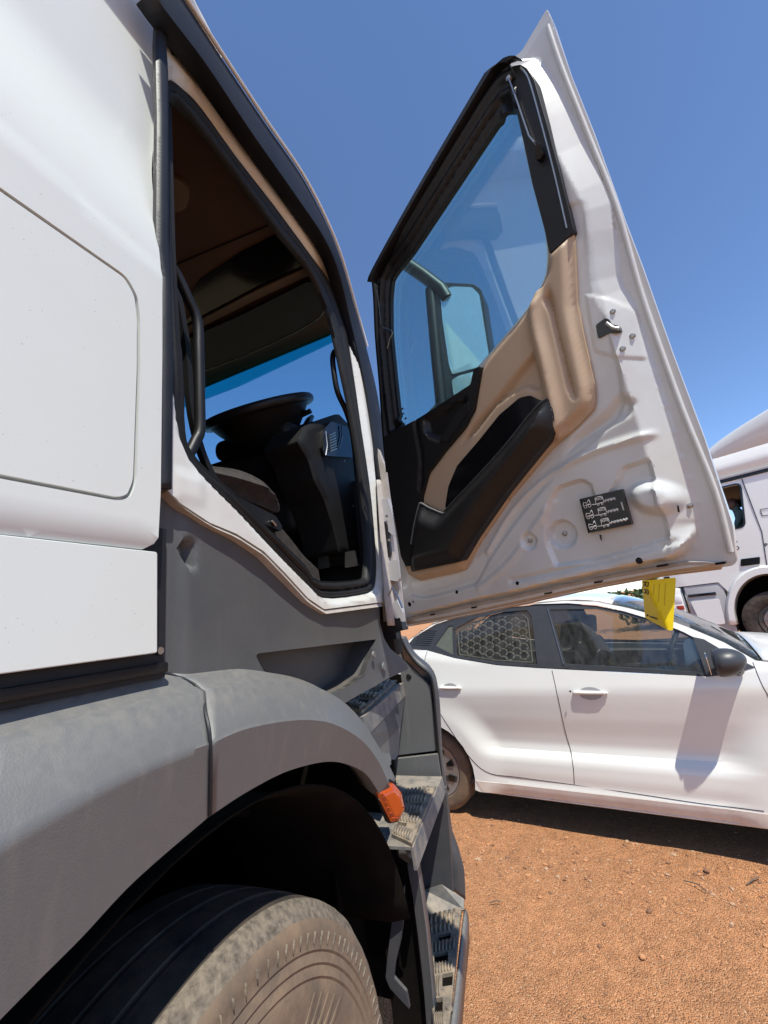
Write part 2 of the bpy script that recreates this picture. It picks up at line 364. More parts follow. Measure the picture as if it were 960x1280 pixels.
ICO = bmesh.new(); bmesh.ops.create_icosphere(ICO, subdivisions=1, radius=1); IV = np.array([v.co[:] for v in ICO.verts]); IF = [tuple(v.index for v in f.verts) for f in ICO.faces]; ICO.free()
def pebble_field(n):
    V = []; Fc = []; mi = []
    for i in range(n):
        band_ = i % 2 == 0
        if band_: x = rng.uniform(-1.2, 3.2); y = rng.normal(2.95-.12*x, .22)
        else: x, y = rng.uniform(-1.2, 3.2), rng.uniform(1.0, 5.5)
        r = .0018+.0035*rng.random()**3+((.010 if band_ else .006)*rng.random() if rng.random() < (.09 if band_ else .04) else 0)
        s = np.array([r*rng.uniform(.7, 1.6), r*rng.uniform(.7, 1.4), r*rng.uniform(.4, .8)]); a = rng.uniform(0, 6.3)
        P = IV*s*rng.uniform(.75, 1.2, (12, 1)); P = np.stack([P[:, 0]*math.cos(a)-P[:, 1]*math.sin(a), P[:, 0]*math.sin(a)+P[:, 1]*math.cos(a), P[:, 2]], 1)
        z = (noise.noise(Vector((x*.9, y*.9, 0)))*.012+noise.noise(Vector((x*4, y*4, 3)))*.007)*(1-min(1, math.hypot(x-.8, y-3)/14))-.004+gz(x, y)
        k = len(V); V += list(P+np.array([x, y, z+r*.25])); Fc += [tuple(q+k for q in f) for f in IF]; mi += [int(rng.choice([0, 1, 2, 2], p=[.25, .35, .2, .2]))]*20
    o = mesh('gravel', V, Fc, STONES, None, None); o.data.polygons.foreach_set('material_index', mi); o['kind'] = 'stuff'; tag(o, 'small pebbles and grit scattered over the red soil', 'gravel')
    for p in o.data.polygons: p.use_smooth = False
pebble_field(15000)
ZF = Fr((0, 0, 0), (1, 0, 0), (0, 1, 0))
def stone(x, y, r, label, m):
    u, v = ZF.q(x, y); bm = bmesh.new(); bmesh.ops.create_icosphere(bm, subdivisions=2, radius=r)
    for q in bm.verts: q.co *= 1+.35*noise.noise(q.co*90/r*.01+Vector((x, y, 0))); q.co.z *= .6
    bmesh.ops.translate(bm, vec=(u, v, r*.35), verts=bm.verts); me = bpy.data.meshes.new('stone'); bm.to_mesh(me); bm.free(); o = link('stone', me, m, None, 25); tag(o, label, 'stone', 'loose stones on the soil')
stone(812, 1140, .014, 'dark grey-brown stone lying alone on open red soil right of the truck steps', STONES[1])
stone(884, 1090, .015, 'brown stone lying near the shadow edge of the white car, among grit', STONES[1])
stone(803, 1197, .013, 'brown clod on the red soil nearest the bottom of the photo', STONES[2])
def twig(a, b, label):
    A = np.array([*ZF.q(*a), .008]); B = np.array([*ZF.q(*b), .012]); mid = (A+B)/2+np.array([.008, .006, .006])
    o = tube('twig', spline([A, mid, B], 5), .003, BARK, None, 6); tag(o, label, 'twig', 'dry twigs on the soil')
twig((855, 1103), (884, 1117), 'dry twig lying on the soil below the car shadow, longest of the twigs')
twig((612, 1131), (626, 1131), 'short twig on the soil just right of the lowest truck step')
twig((934, 1108), (950, 1100), 'dry twig in the gravel at the right edge of the photo')

# ------------------------------------------------------------------ the truck with its open door
TR = thing('cab_truck', 'white truck with grey lower panels and wheel arch, its cab door standing wide open', 'truck')
T = Fr((-.60, 0, 0), (0, 1, 0))
def q(pts, off=0, fr=T): return fr.qs(pts, off)
# side fairing behind the door: upper panel with a crease, hatch in it, lower panel
BACK = -1.6
redge_px = [(204, -30), (203, 0), (196, 54), (197, 144), (198, 306), (203, 345), (203, 440), (201, 613), (198, 672)]
crease = [q([(0, 165)], .02)[0], q([(201, 343)], .02)[0]]
cs = (crease[1][1]-crease[0][1])/(crease[1][0]-crease[0][0]); crease = [(BACK, crease[0][1]+cs*(BACK-crease[0][0])), crease[0], crease[1], (.9, crease[1][1]+cs*(.9-crease[1][0]))]
zb = q([(190, 686)], .02)[0][1]
hatch = q([(0, 234), (158, 345), (172, 370), (175.5, 400), (175.5, 460), (171, 602), (163, 622), (148, 626), (0, 598)], .02)
hz0 = hatch[0][1]; hz1 = hatch[-1][1]
hatch = [(BACK+.3, hz0+.02)]+hatch[:3]+hatch[3:]+[(BACK+.3, hz1)]
hatch = rc(hatch, .012, 4)
def h_up(S, Tt):
    zc = np.interp(S, [c[0] for c in crease], [c[1] for c in crease]); d = Tt-zc
    return -.060*sm(d/.40)-.004*sm(d/.02)-.010*sm((zb+.02-Tt)/.02)
redge = [T.qh(x, y, lambda S, Tt: .02+h_up(S, Tt)) for x, y in redge_px]
upper = [(BACK, 3.75), (redge[0][0]-.002, 3.75)]+redge+[(redge[-1][0]-.004, zb+.01), (redge[-1][0]-.02, zb), (BACK, zb-.01)]
relief('upper_side_panel', upper, T, WPANEL, TR, h_up, [hatch], .022, .025, off=.02, feats=[crease], angle=25)
def inset(poly, d):
    P = np.array(poly); Q = []; c = 0; ar = 0.5*np.sum(P[:, 0]*np.roll(P[:, 1], -1)-np.roll(P[:, 0], -1)*P[:, 1]); sgn = 1 if ar > 0 else -1
    for i in range(len(P)):
        a = P[i-1]; b = P[(i+1) % len(P)]; t_ = b-a; l = np.linalg.norm(t_)
        if l < 1e-9: Q.append(tuple(P[i])); continue
        nn = np.array([-t_[1], t_[0]])/l*sgn; Q.append(tuple(P[i]+nn*d))
    return Q
hin = inset(hatch, .0055)
relief('hatch_panel', hin, T, WPANEL, TR, None, (), None, .015, off=.019, bevel=.003)
relief('hatch_gutter', inset(hatch, -.02), T, FLANGE, TR, None, (), None, .004, off=.004)
lowp = q([(0, 669), (197, 690), (197, 816), (0, 841)], .015); lowp = [(BACK, lowp[0][1]), lowp[1], lowp[2], (BACK, lowp[3][1])]
relief('lower_side_panel', rc(lowp, .004, 2), T, WPANEL, TR, None, (), None, .02, off=.015, bevel=.002)
bb = q([(0, 841), (200, 817), (200, 841), (0, 873)]); zt = lowp[2][1]
relief('side_channel', [(BACK, 1.70), (.505, 1.70), (.505, 1.455), (BACK, 1.455)], T, NAVY, TR, None, (), None, .03, off=-.012)
fbox('side_rail', T, BACK, .50, 1.462, 1.478, -.012, .004, BLACK, TR)
disc('bolt', T, *T.q(203.5, 813), -.01, .007, .006, METAL, TR)
# roof gutter that shades the top of the panel, roof fairing behind the cab
def _o(y): return float(1-sm(np.array((y-290)/130.)))
L0px = [(190, -60), (230, 0), (280, 77), (330, 152), (377, 220), (407, 277), (427, 327), (447, 397), (462, 450), (474, 505), (480, 560), (483, 600)]
L1px = [(190, -12), (210, 17), (260, 83), (313, 163), (367, 240), (407, 300), (425, 345), (438, 400), (451, 455), (460, 500), (469, 560), (474, 602)]
L0 = [T.P(*T.q(x, y, .005+.055*_o(y)), .005+.055*_o(y)) for x, y in L0px]; L1 = [T.P(*T.q(x, y, .002+.05*_o(y)), .002+.05*_o(y)) for x, y in L1px]
L2 = q([(206, 50), (212, 70), (243, 88), (290, 143), (340, 223), (393, 297), (417, 337), (428, 377), (442.5, 420), (453, 480), (461.6, 515), (465, 572), (473, 660), (482, 757)], -.015)
a0 = resamp(spline(L0, 4), 60); a1 = resamp(spline(L1, 4), 60); X0 = np.array([-.05, 0, 0])
loft('roof_side_trim', [list(a0+X0), list(a0), list(a0*.5+a1*.5+np.array([.006, 0, 0])), list(a1), list(a1+X0)], NAVY, TR, thick=.004, flip=True)
b1 = resamp([T.P(x, y, -.006) for x, y in spline(L2[:-3], 4)], 60)
loft('gutter_channel', [list(a1+np.array([-.006, 0, 0])), list(a1*.6+b1*.4+np.array([-.015, 0, 0])), list(b1), list(b1+X0)], BLACK, TR, thick=.004, flip=True)
tube('roof_edge', [p+np.array([.006, 0, .006]) for p in a0[:40]], .006, WHITE, TR, 8)
fbox('roof_gutter', T, BACK, .53, 3.225, 3.29, -.05, .10, WHITE, TR, .01)
# cab roof and front shell
rp = resamp(spline([(BACK, 3.27)]+[(.5, 3.27)]+[(p[1], p[2]) for p in L0[2:8]], 4), 40)
rB = resamp(spline([(BACK, 3.28), (.3, 3.31), (1.0, 3.32), (1.45, 3.24), (1.74, 3.08)], 4), 40)
rows = [[np.array([-.60, p[0], p[1]]) for p in rp]]
for k in range(10):
    f = k/9; rows.append([np.array([-.68-2.4*f, p[0]+.10*math.sin(math.pi*f), p[1]+.08*math.sin(math.pi*f)]) for p in rB])
loft('cab_roof', rows, WHITE, TR, thick=.02)
# opening flange (white), door seal, lower sill
L3 = q([(208, 103), (227, 110), (250, 133), (293, 193), (340, 253), (387, 317), (413, 353), (427, 396), (435, 421), (444, 480), (452, 540), (461.6, 606), (468.5, 675), (470, 720), (465, 738), (440, 745), (403, 747), (382.5, 730), (338, 685), (293, 637), (259, 603), (235, 575), (222.6, 544), (217, 503), (210, 440), (206, 300), (203, 180)], -.03)
L3 = spline(L3, 3, True)
fl_out = L2+q([(475, 753), (403, 762), (382.5, 748), (355, 718), (327.5, 690), (293, 668), (259, 654), (221, 629), (203, 611), (203, 440), (202, 200), (203, 90)], -.015)
def h_fl(S, Tt):
    d = dline(S, Tt, L3, True); H = -.022*(1-sm(d/.02))
    for (x, y, r) in ((240, 610, .03),):
        u, v = T.q(x, y); H = H+.003*sm((r-np.maximum(np.abs(S-u)*.8, np.abs(Tt-v)))/.006)
    return H
relief('door_frame', fl_out, T, FLANGE, TR, h_fl, [L3], .012, .03, off=-.008)
bot = q([(475, 754), (403, 763), (382.5, 749), (355, 719), (327.5, 691), (293, 669), (259, 655), (221, 630), (203, 612)], -.015)
bo2 = q([(474.5, 758.5), (403, 768), (381, 754), (353, 724), (325.5, 695.5), (291.5, 673.5), (258, 659), (220, 634), (203, 616)], -.015)
loft('sill_lip', [[T.P(x, y, -.012) for x, y in resamp(bot, 40)], [T.P(x, y, -.004) for x, y in resamp(bo2, 40)], [T.P(x, y, -.03) for x, y in resamp(bo2, 40)]], BROWNW, TR)
L4px = [(214, 124), (230, 133), (263, 173), (313, 240), (353, 293), (383, 330), (400, 360), (414, 397), (430.6, 469), (441, 520), (455, 606), (460, 675), (459, 714), (452, 725), (400, 728), (382, 709), (355, 682), (320.6, 647.5), (286, 613), (255, 585.6), (236, 561.6), (229.5, 537.5), (226, 469), (222, 400), (217, 300), (214, 180)]; L4 = q(L4px, -.03)
L4 = spline(L4, 3, True)
def h_seal(S, Tt):
    a = dline(S, Tt, L3, True); b_ = dline(S, Tt, L4, True); f = a/(a+b_+1e-9); return .012*np.abs(np.sin(f*math.pi*2))*np.clip((a+b_-.018)/.02, 0, 1)
relief('door_seal', L3, T, RUBBER, TR, h_seal, [L4], .0055, .016, off=-.035, angle=60)
L6 = spline(q(L4px, -.052), 3, True); L5 = inset(L6, .0045)
relief('inner_trim_edge', inset(L6, -.03), T, CABDK, TR, None, [L5], None, .012, off=-.052)
tube('lining_edge', [T.P(x, y, -.05) for x, y in inset(spline(q(L4px[1:8], -.05), 4), .004)], .0035, BEIGED, TR, 6)
fbox('sill_plate', T, T.q(400, 728)[0]-.01, T.q(460, 722)[0], 1.60, 1.625, -.16, -.06, BLACK, TR)
# black vertical bar between panel and opening
bar = q([(198, -20), (195, 54), (197, 144), (196, 306), (202, 345), (202, 440), (200, 609), (216, 611), (217.5, 440), (215, 345), (212, 300), (211, 90), (209, 60), (212, 30), (218, -20)], .01)
relief('pillar_strip', bar, T, NAVY, TR, lambda S, Tt: .006*np.sin(np.clip(dline(S, Tt, bar, True)/.009, 0, 1)*math.pi/2), (), .006, .010, off=.008)
# grey lower cab panel with a cup recess and the footwell recess above the step
gp = q([(199, 612), (221, 632), (259, 657), (293, 671), (327, 693), (355, 720), (382, 751), (403, 766), (474, 756), (475, 779), (479, 798), (484, 811), (493, 824), (500, 836), (470, 858), (420, 885), (300, 880), (199, 860)], -.02)
rec = rc(q([(321, 817), (471, 799), (458, 842), (440, 856), (412, 870), (385, 866), (333, 838)], -.02), .012)
cup = rc(q([(228, 672), (246, 673), (246, 716), (236, 713), (227, 700), (224, 685)], -.02), .008)
def h_gp(S, Tt):
    H = -.03*sm(sdist(S, Tt, cup)/.016)+.004*np.sin(S*14)-.006*sm((.56-S)/.03)
    H = H+.05*sm((S-1.35)/.25)*sm((1.50-Tt)/.15)
    return H
relief('lower_cab_panel', gp, T, GREYP, TR, h_gp, [rec], .010, .02, off=-.022)
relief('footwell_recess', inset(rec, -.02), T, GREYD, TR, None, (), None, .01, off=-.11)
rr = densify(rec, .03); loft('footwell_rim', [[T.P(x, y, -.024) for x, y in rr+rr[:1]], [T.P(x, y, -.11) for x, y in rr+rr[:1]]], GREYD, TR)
for x, y, r in ((471, 818, .012), (483.5, 833, .015)): disc('fastener', T, *T.q(x, y), -.012, r, .004, GREY, TR)

# wheel arch in two pieces
def lift(pts, Xs): return [T.P(*T.q(x, y, o), o) for (x, y), o in zip(pts, Xs)]
def c_(o, n): return [o]*n
A_ = [(0, 876), (100, 856), (198, 838)]; B_ = [(0, 918), (104, 890), (200, 866), (245, 857)]; C_ = [(0, 1055), (52, 1025), (130, 983), (193, 955), (262, 930)]; D_ = [(0, 1275), (52, 1222), (104, 1170), (172, 1098), (261, 1021)]
A2 = [(200, 838), (290, 834), (350, 846), (400, 868), (440, 905), (468, 948)]; B2 = [(247, 857), (300, 849), (333, 847), (395, 858), (440, 892), (478, 952), (492, 979)]; C2 = [(264, 930), (312, 910), (375, 900), (417, 905), (453, 926), (475, 955), (487, 983)]; D2 = [(263, 1020), (312, 988), (365, 962), (417, 952), (453, 964), (470, 985), (476, 996)]
def arch(name, A, B, C, D, back):
    n = 44; rows = []
    def rs(P, o): return resamp(spline([T.P(*T.q(x, y, o), o) for x, y in P], 5), n)
    a = rs(A, -.035); b_ = rs(B, .0); c2 = rs(C, .066); d = rs(D, .045)
    if back:
        def ext(r, z): return np.vstack([[r[0]+np.array([0, -.25, z]), ], r])
        a, b_, c2, d = ext(a, -.03), ext(b_, -.06), ext(c2, -.20), ext(d, -.35)
    bm_ = b_*.75+c2*.25+np.array([.012, 0, .012])
    rows = [a, a*.35+b_*.65+np.array([0, 0, .006]), b_, bm_, c2*.92+b_*.08, c2, c2*.92+d*.08, d, d+np.array([-.02, 0, .004]), d+np.array([-.06, 0, .03])]
    return loft(name, [list(r) for r in rows], GREY, TR, thick=.006, flip=True, angle=50)
arch('wheel_arch_rear', A_, B_, C_, D_, True); arch('wheel_arch_front', A2, B2, C2, D2, False)
sl = [T.P(*T.q(x, y, o), o+.001) for x, y, o in ((199, 839, -.03), (246, 857.5, .002), (256, 890, .045), (262.5, 930, .065), (262, 1019, .045))]
tube('arch_joint', resamp(spline(sl, 5), 20), .0028, NAVY, TR, 6)
# wheel well: dark liner round the tyre
WC = (.64, .505)
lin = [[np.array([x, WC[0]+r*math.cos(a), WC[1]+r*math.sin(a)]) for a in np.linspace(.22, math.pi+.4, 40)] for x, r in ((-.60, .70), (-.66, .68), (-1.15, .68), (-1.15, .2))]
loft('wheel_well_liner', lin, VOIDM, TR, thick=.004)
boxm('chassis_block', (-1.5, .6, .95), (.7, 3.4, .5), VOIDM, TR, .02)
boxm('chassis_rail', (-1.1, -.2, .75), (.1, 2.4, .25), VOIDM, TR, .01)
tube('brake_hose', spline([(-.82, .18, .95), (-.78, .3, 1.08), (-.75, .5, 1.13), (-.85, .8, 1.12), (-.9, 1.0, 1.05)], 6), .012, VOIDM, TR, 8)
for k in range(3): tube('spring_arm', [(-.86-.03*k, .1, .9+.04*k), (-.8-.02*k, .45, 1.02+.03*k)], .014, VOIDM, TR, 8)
# front wheel
WH = bpy.data.objects.new('front_wheel', None); COL.objects.link(WH); WH.parent = TR
Ro = .505
prof = [(-.32, .30), (-.33, .44), (-.318, .485), (-.30, Ro), (-.246, Ro+.003), (-.244, Ro-.012), (-.234, Ro-.012), (-.232, Ro+.004), (-.178, Ro+.005), (-.176, Ro-.012), (-.166, Ro-.012), (-.164, Ro+.005),
        (-.112, Ro+.004), (-.110, Ro-.012), (-.100, Ro-.012), (-.098, Ro+.003), (-.045, Ro), (-.032, Ro-.003), (-.018, Ro-.016), (-.008, Ro-.028), (-.002, Ro-.040), (.001, Ro-.052), (.0, Ro-.056), (.0035, Ro-.072), (.001, Ro-.076), (.0060, Ro-.090), (.0035, Ro-.094), (.0085, Ro-.108), (.006, Ro-.112), (.009, Ro-.122), (.008, Ro-.16), (.003, Ro-.19), (.006, Ro-.2), (-.01, Ro-.225), (-.02, .275)]
mi = [0]*16+[2, 2, 2]+[1]*15
ty = lathe('tyre', T, *WC, prof, [TYRE, TYRES, SCUFF], WH, 120, mi)
for v in ty.data.vertices:   # worn ragged shoulder
    r = math.hypot(v.co.y-WC[0], v.co.z-WC[1]); 
    if v.co.x > -.60-.036 and r > Ro-.03: 
        k = .004*noise.noise(Vector((v.co.y*25, v.co.z*25, v.co.x*40))); v.co.x += k
lathe('rim', T, *WC, [(-.02, .282), (-.015, .288), (-.03, .27), (-.09, .25), (-.1, .15), (-.05, .12), (-.045, .0)], RIM, WH, 48)
def blk(th, r0, r1, w_):
    c, s_ = math.cos(th), math.sin(th); rad = np.array([c, s_]); tan = np.array([-s_, c]); C0 = np.array(WC)
    P = [C0+rad*r0-tan*w_+tan*.02, C0+rad*r0+tan*w_+tan*.02, C0+rad*r1+tan*w_, C0+rad*r1-tan*w_]
    return relief('sidewall_rib', [tuple(p) for p in P], T, TYRES, WH, None, (), None, .004, off=.0105)
V = []; Fc = []
for k in range(110):
    th = 2*math.pi*k/110+.008*math.sin(k*7); c, s_ = math.cos(th), math.sin(th); rad = np.array([c, s_]); tan = np.array([-s_, c]); C0 = np.array(WC); r0, r1 = Ro-.068+.004*math.sin(k*3), Ro-.046
    q4 = [C0+rad*r0-tan*.0004, C0+rad*r0+tan*.0004, C0+rad*r1+tan*.0004, C0+rad*r1-tan*.0004]; i0 = len(V)
    V += [T.P(*p, .0042) for p in q4]+[T.P(*p, -.002) for p in q4]; Fc += [(i0, i0+1, i0+2, i0+3)[::-1]]+[(i0+j, i0+(j+1) % 4, i0+4+(j+1) % 4, i0+4+j) for j in range(4)]
o = mesh('shoulder_grooves', V, Fc, SCUFF, ty, None); o['kind'] = 'stuff'
for k in range(5): blk(math.radians(60-4.2*k), Ro-.175, Ro-.128, .004)

# marker lamp at the end of the arch
ml = Fr((-.545, 1.13, 1.02), (.60, .80, 0))
lo = [ml.q(x, y) for x, y in ((470, 989), (492, 979), (503, 992), (507, 1012), (500, 1026), (490, 1029))]
relief('marker_lamp_housing', rc([ml.q(x, y) for x, y in ((470, 986), (493, 976), (505, 990), (509, 1013), (501, 1030), (488, 1032), (480, 1012))], .006), ml, BLACK, TR, None, (), None, .012, off=-.014, bevel=.002)
LM = relief('marker_lamp', rc(lo, .006), ml, AMBER, TR, lambda S, Tt: .012*sm(sdist(S, Tt, lo)/.015), (), .006, .02, off=-.004)
for k in range(5):
    f = (k+1)/6; a = np.array(lo[0])*(1-f)+np.array(lo[5])*f; b_ = np.array(lo[2])*(1-f)+np.array(lo[4])*f
    tube('lens_rib', [ml.P(*(a*.85+b_*.15), .0035), ml.P(*(a*.5+b_*.5), .0062), ml.P(*(a*.15+b_*.85), .0035)], .0011, AMBER2, LM, 5)

# ---- step tower (each corner is one point shared by the faces that meet there)
def zq(x, y, z): f = Fr((0, 0, z), (1, 0, 0), (0, 1, 0)); u, v = f.q(x, y); return np.array([u, v, z])
def xq(x, y, X): u, v = T.q(x, y, X+.60); return np.array([X, u, v])
def yq(x, y, Y): f = Fr((0, Y, 0), (1, 0, 0)); u, v = f.q(x, y); return np.array([u, Y, v])
LITDUSTG = mat('sunlit_dusty_step_plastic', (.10, .105, .11), .6, dirt=(.40, .33, .25), amt=.55, scale=18, bump=.4, bscale=300, top=.55)  # dust made paler and tan, putting sunlight into the shaded platforms' colour
def facet(name, polys, m, thick=.008, parent=TR, bev=0):
    V = []; Fc = []
    for p in polys:
        idx = []
        for v in p:
            v = np.array(v)
            for i, w_ in enumerate(V):
                if np.linalg.norm(w_-v) < 1e-5: idx.append(i); break
            else: V.append(v); idx.append(len(V)-1)
        Fc.append(idx)
    o = mesh(name, V, Fc, m, parent, None)
    for p in o.data.polygons: p.use_smooth = False
    if thick: md = o.modifiers.new('thickness', 'SOLIDIFY'); md.thickness = thick; md.offset = 0
    if bev: md = o.modifiers.new('edge', 'BEVEL'); md.width = bev; md.segments = 2
    return o
def step_plate(px, z, holes, rows, name='step_tread', border=.012):
    """anti-slip plate: outline from its four corners, real slots, raised ribs"""
    P = [zq(x, y, z)[:2] for x, y in px]; fr = Fr((0, 0, z), (1, 0, 0), (0, 1, 0))
    def bil(s, t_): return (P[0]*(1-s)+P[1]*s)*(1-t_)+(P[3]*(1-s)+P[2]*s)*t_
    H = [[tuple(bil(*c)) for c in ((a, b), (c2, b), (c2, d), (a, d))] for a, b, c2, d in holes]
    H = [h if 0.5*sum(h[i][0]*h[(i+1) % 4][1]-h[(i+1) % 4][0]*h[i][1] for i in range(4)) > 0 else h[::-1] for h in H]
    out = [tuple(p) for p in P]
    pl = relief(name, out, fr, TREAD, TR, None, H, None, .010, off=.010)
    relief('slot_shade_sheet', out, fr, VOIDM, pl, None, (), None, .001, off=-.001)  # added black sheet, paints deep shade below the slots
    V = []; Fc = []
    for a, b, c2, d, n in rows:    # rib block: s0,t0,s1,t1,count
        n = max(4, int(n*.62))
        for k in range(n):
            s0 = a+(c2-a)*(k+.15)/n; s1 = a+(c2-a)*(k+.62)/n
            q4 = [bil(s0, b), bil(s1, b), bil(s1, d), bil(s0, d)]; i = len(V)
            V += [np.array([*p, z+.019]) for p in q4]+[np.array([*p, z+.008]) for p in q4]
            Fc += [(i, i+1, i+2, i+3)]+[(i+j, i+4+j, i+4+(j+1) % 4, i+(j+1) % 4) for j in range(4)]
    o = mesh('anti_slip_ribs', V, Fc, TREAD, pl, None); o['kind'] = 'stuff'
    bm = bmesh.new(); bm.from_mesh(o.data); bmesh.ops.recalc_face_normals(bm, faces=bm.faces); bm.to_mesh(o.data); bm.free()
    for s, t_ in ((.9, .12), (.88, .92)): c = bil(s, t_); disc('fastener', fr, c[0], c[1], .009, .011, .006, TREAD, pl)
    return pl
Z1, Z2, Z3 = 1.215, .86, .42
# step 1
e1, e2 = zq(503, 854, Z1), zq(453, 898, Z1)
pl1 = [(421, 864), (456, 853), (498, 852), (451, 892)]
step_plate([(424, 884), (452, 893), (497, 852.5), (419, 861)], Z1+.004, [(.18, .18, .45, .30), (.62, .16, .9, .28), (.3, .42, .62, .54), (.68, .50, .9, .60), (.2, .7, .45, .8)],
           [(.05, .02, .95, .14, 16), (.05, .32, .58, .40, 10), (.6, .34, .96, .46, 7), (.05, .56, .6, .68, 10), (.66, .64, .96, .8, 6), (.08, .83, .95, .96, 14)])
i1 = np.array([-.86, 1.16, Z1]); i1b = np.array([-.88, 1.68, Z1]); fc1 = yq(500, 838, 1.70)
lipd = np.array([.004, 0, -.052])
facet('step_platform', [[e1, i1b, i1, e2], [e2, e2+lipd, e1+lipd, e1]], LITDUSTG, .01)
b1a, b1b = e1+lipd, e2+lipd
r1a, r1b = xq(500, 908, -.70), xq(470, 940, -.66)
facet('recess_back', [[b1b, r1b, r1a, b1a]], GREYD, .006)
s2a, s2b = xq(497, 944, -.70), xq(480, 965, -.64)
facet('riser_panel', [[r1b, s2b, s2a, r1a]], GREY, .006)
# front wall of the stair well, seen edge-on to its outer seam
Yw = 1.86
def W(x, y): return yq(x, y, Yw)
wall_up = [W(490, 795), W(497, 800), W(503, 824), W(512, 832), W(538, 858), W(547, 938), W(497, 944), W(499, 905), W(503, 858), W(500, 836), W(488, 815)]
relief('front_wall_upper', [(p[0], p[2]) for p in wall_up], Fr((0, Yw, 0), (1, 0, 0)), GREY, TR, None, (), None, .02, off=0)
seam = [(500, 795), (508, 812), (520, 828), (536, 842), (541, 858), (544, 890), (548, 938), (552, 972), (556, 1010), (562, 1059), (563, 1080), (565, 1112)]
tube('corner_seam', [yq(x, y, Yw-.012) for x, y in spline(seam, 4)], .006, BLACK, TR, 8)
oc = [(507, 797), (514, 812), (524, 824), (540, 838), (546, 860), (549, 890), (551, 938), (556, 975), (560, 1010), (565, 1045), (576, 1076), (579, 1092), (580, 1124)]
a = resamp(spline([yq(x, y, Yw-.01) for x, y in seam], 4), 60); b_ = resamp(spline([yq(x, y, Yw+.03) for x, y in oc], 4), 60)
loft('front_corner_trim', [list(a), list(b_), list(b_+np.array([-.04, .10, 0])), list(b_+np.array([-.25, .28, 0]))], GREYD, TR, thick=.006, flip=True)
disc('screw_cap', Fr((0, Yw, 0), (1, 0, 0)), *Fr((0, Yw, 0), (1, 0, 0)).q(511, 846), .0, .013, .004, BLACK, TR)
lw = [W(497, 945), W(547, 939), W(551, 971), W(545, 987), W(525, 971), W(494, 975)]
relief('front_wall_middle', [(p[0], p[2]) for p in [W(497, 946), W(549, 940), W(558, 1000), W(494, 1000)]], Fr((0, Yw-.03, 0), (1, 0, 0)), GREY, TR, None, (), None, .02)
# step 2
f1, f2 = zq(552, 972, Z2), zq(515, 1061, Z2)
step_plate([(490, 1047), (515, 1059), (545, 986), (508, 991)], Z2+.004, [(.1, .16, .5, .25), (.42, .36, .85, .46), (.3, .56, .75, .66), (.5, .78, .8, .86)],
           [(.1, .02, .95, .13, 12), (.05, .27, .95, .35, 12), (.02, .47, .9, .55, 12), (.05, .67, .9, .77, 12), (.05, .87, .85, .96, 11)])
j1, j2 = zq(492, 974, Z2), zq(489, 1048, Z2)
jw, je = zq(525, 971, Z2), zq(546, 987, Z2)
facet('step_platform', [[f1, np.array([-.92, f1[1], Z2]), np.array([-.9, f2[1]-.02, Z2]), f2], [f2, f2+lipd, f1+lipd, f1]], LITDUSTG, .01)
g1, g2 = f1+lipd, f2+lipd
k1 = xq(537, 1000, -.80); k2 = xq(520, 1078, -.70)
facet('recess_back', [[np.array([-.80, g2[1]-.02, Z2-.01]), np.array([-.80, g2[1], .45]), np.array([-.88, g1[1], .45]), np.array([-.88, g1[1], Z2-.01])]], VOIDM, .006)
m1, m2 = yq(562, 1059, Yw-.04), yq(564, 1112, Yw-.04)
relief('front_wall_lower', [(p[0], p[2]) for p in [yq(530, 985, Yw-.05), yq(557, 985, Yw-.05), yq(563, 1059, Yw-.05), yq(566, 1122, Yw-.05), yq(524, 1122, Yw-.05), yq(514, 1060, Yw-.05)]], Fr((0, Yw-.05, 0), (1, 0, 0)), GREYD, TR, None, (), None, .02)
# step 3 with sloped ledge
h1, h2, h3 = zq(580, 1137, Z3), zq(531, 1148, Z3), zq(543, 1290, Z3)
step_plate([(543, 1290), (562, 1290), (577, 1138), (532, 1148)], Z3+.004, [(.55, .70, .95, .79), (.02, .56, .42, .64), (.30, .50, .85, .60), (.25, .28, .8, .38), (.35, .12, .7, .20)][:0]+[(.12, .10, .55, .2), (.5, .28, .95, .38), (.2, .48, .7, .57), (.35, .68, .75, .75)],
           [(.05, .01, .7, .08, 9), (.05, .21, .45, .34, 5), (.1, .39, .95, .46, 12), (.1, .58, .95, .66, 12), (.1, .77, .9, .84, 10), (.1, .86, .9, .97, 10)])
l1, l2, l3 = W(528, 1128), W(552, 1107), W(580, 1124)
facet('step_platform', [[zq(532, 1148, Z3), yq(530, 1113, Yw-.06), yq(552, 1106, Yw-.06), yq(580, 1124, Yw-.06), zq(580, 1138, Z3)]], LITDUSTG, .01)
n1, n2, n3 = zq(580, 1137, Z3), zq(575, 1185, Z3), zq(560, 1290, Z3)
lp = resamp(spline([zq(580, 1137, Z3), zq(574, 1185, Z3), zq(568, 1240, Z3), zq(560, 1300, Z3), zq(548, 1400, Z3)], 4), 16)
lo_ = resamp(spline([xq(582, 1160, -.55)+0, xq(579, 1200, -.54), xq(572, 1250, -.53), xq(566, 1300, -.53), xq(552, 1420, -.53)], 4), 16)
loft('step_lip', [list(lp), [p+np.array([.006, 0, -.02]) for p in lp], [p+np.array([-.004, 0, -.10]) for p in lp]], GREY, TR, thick=.008, flip=True)
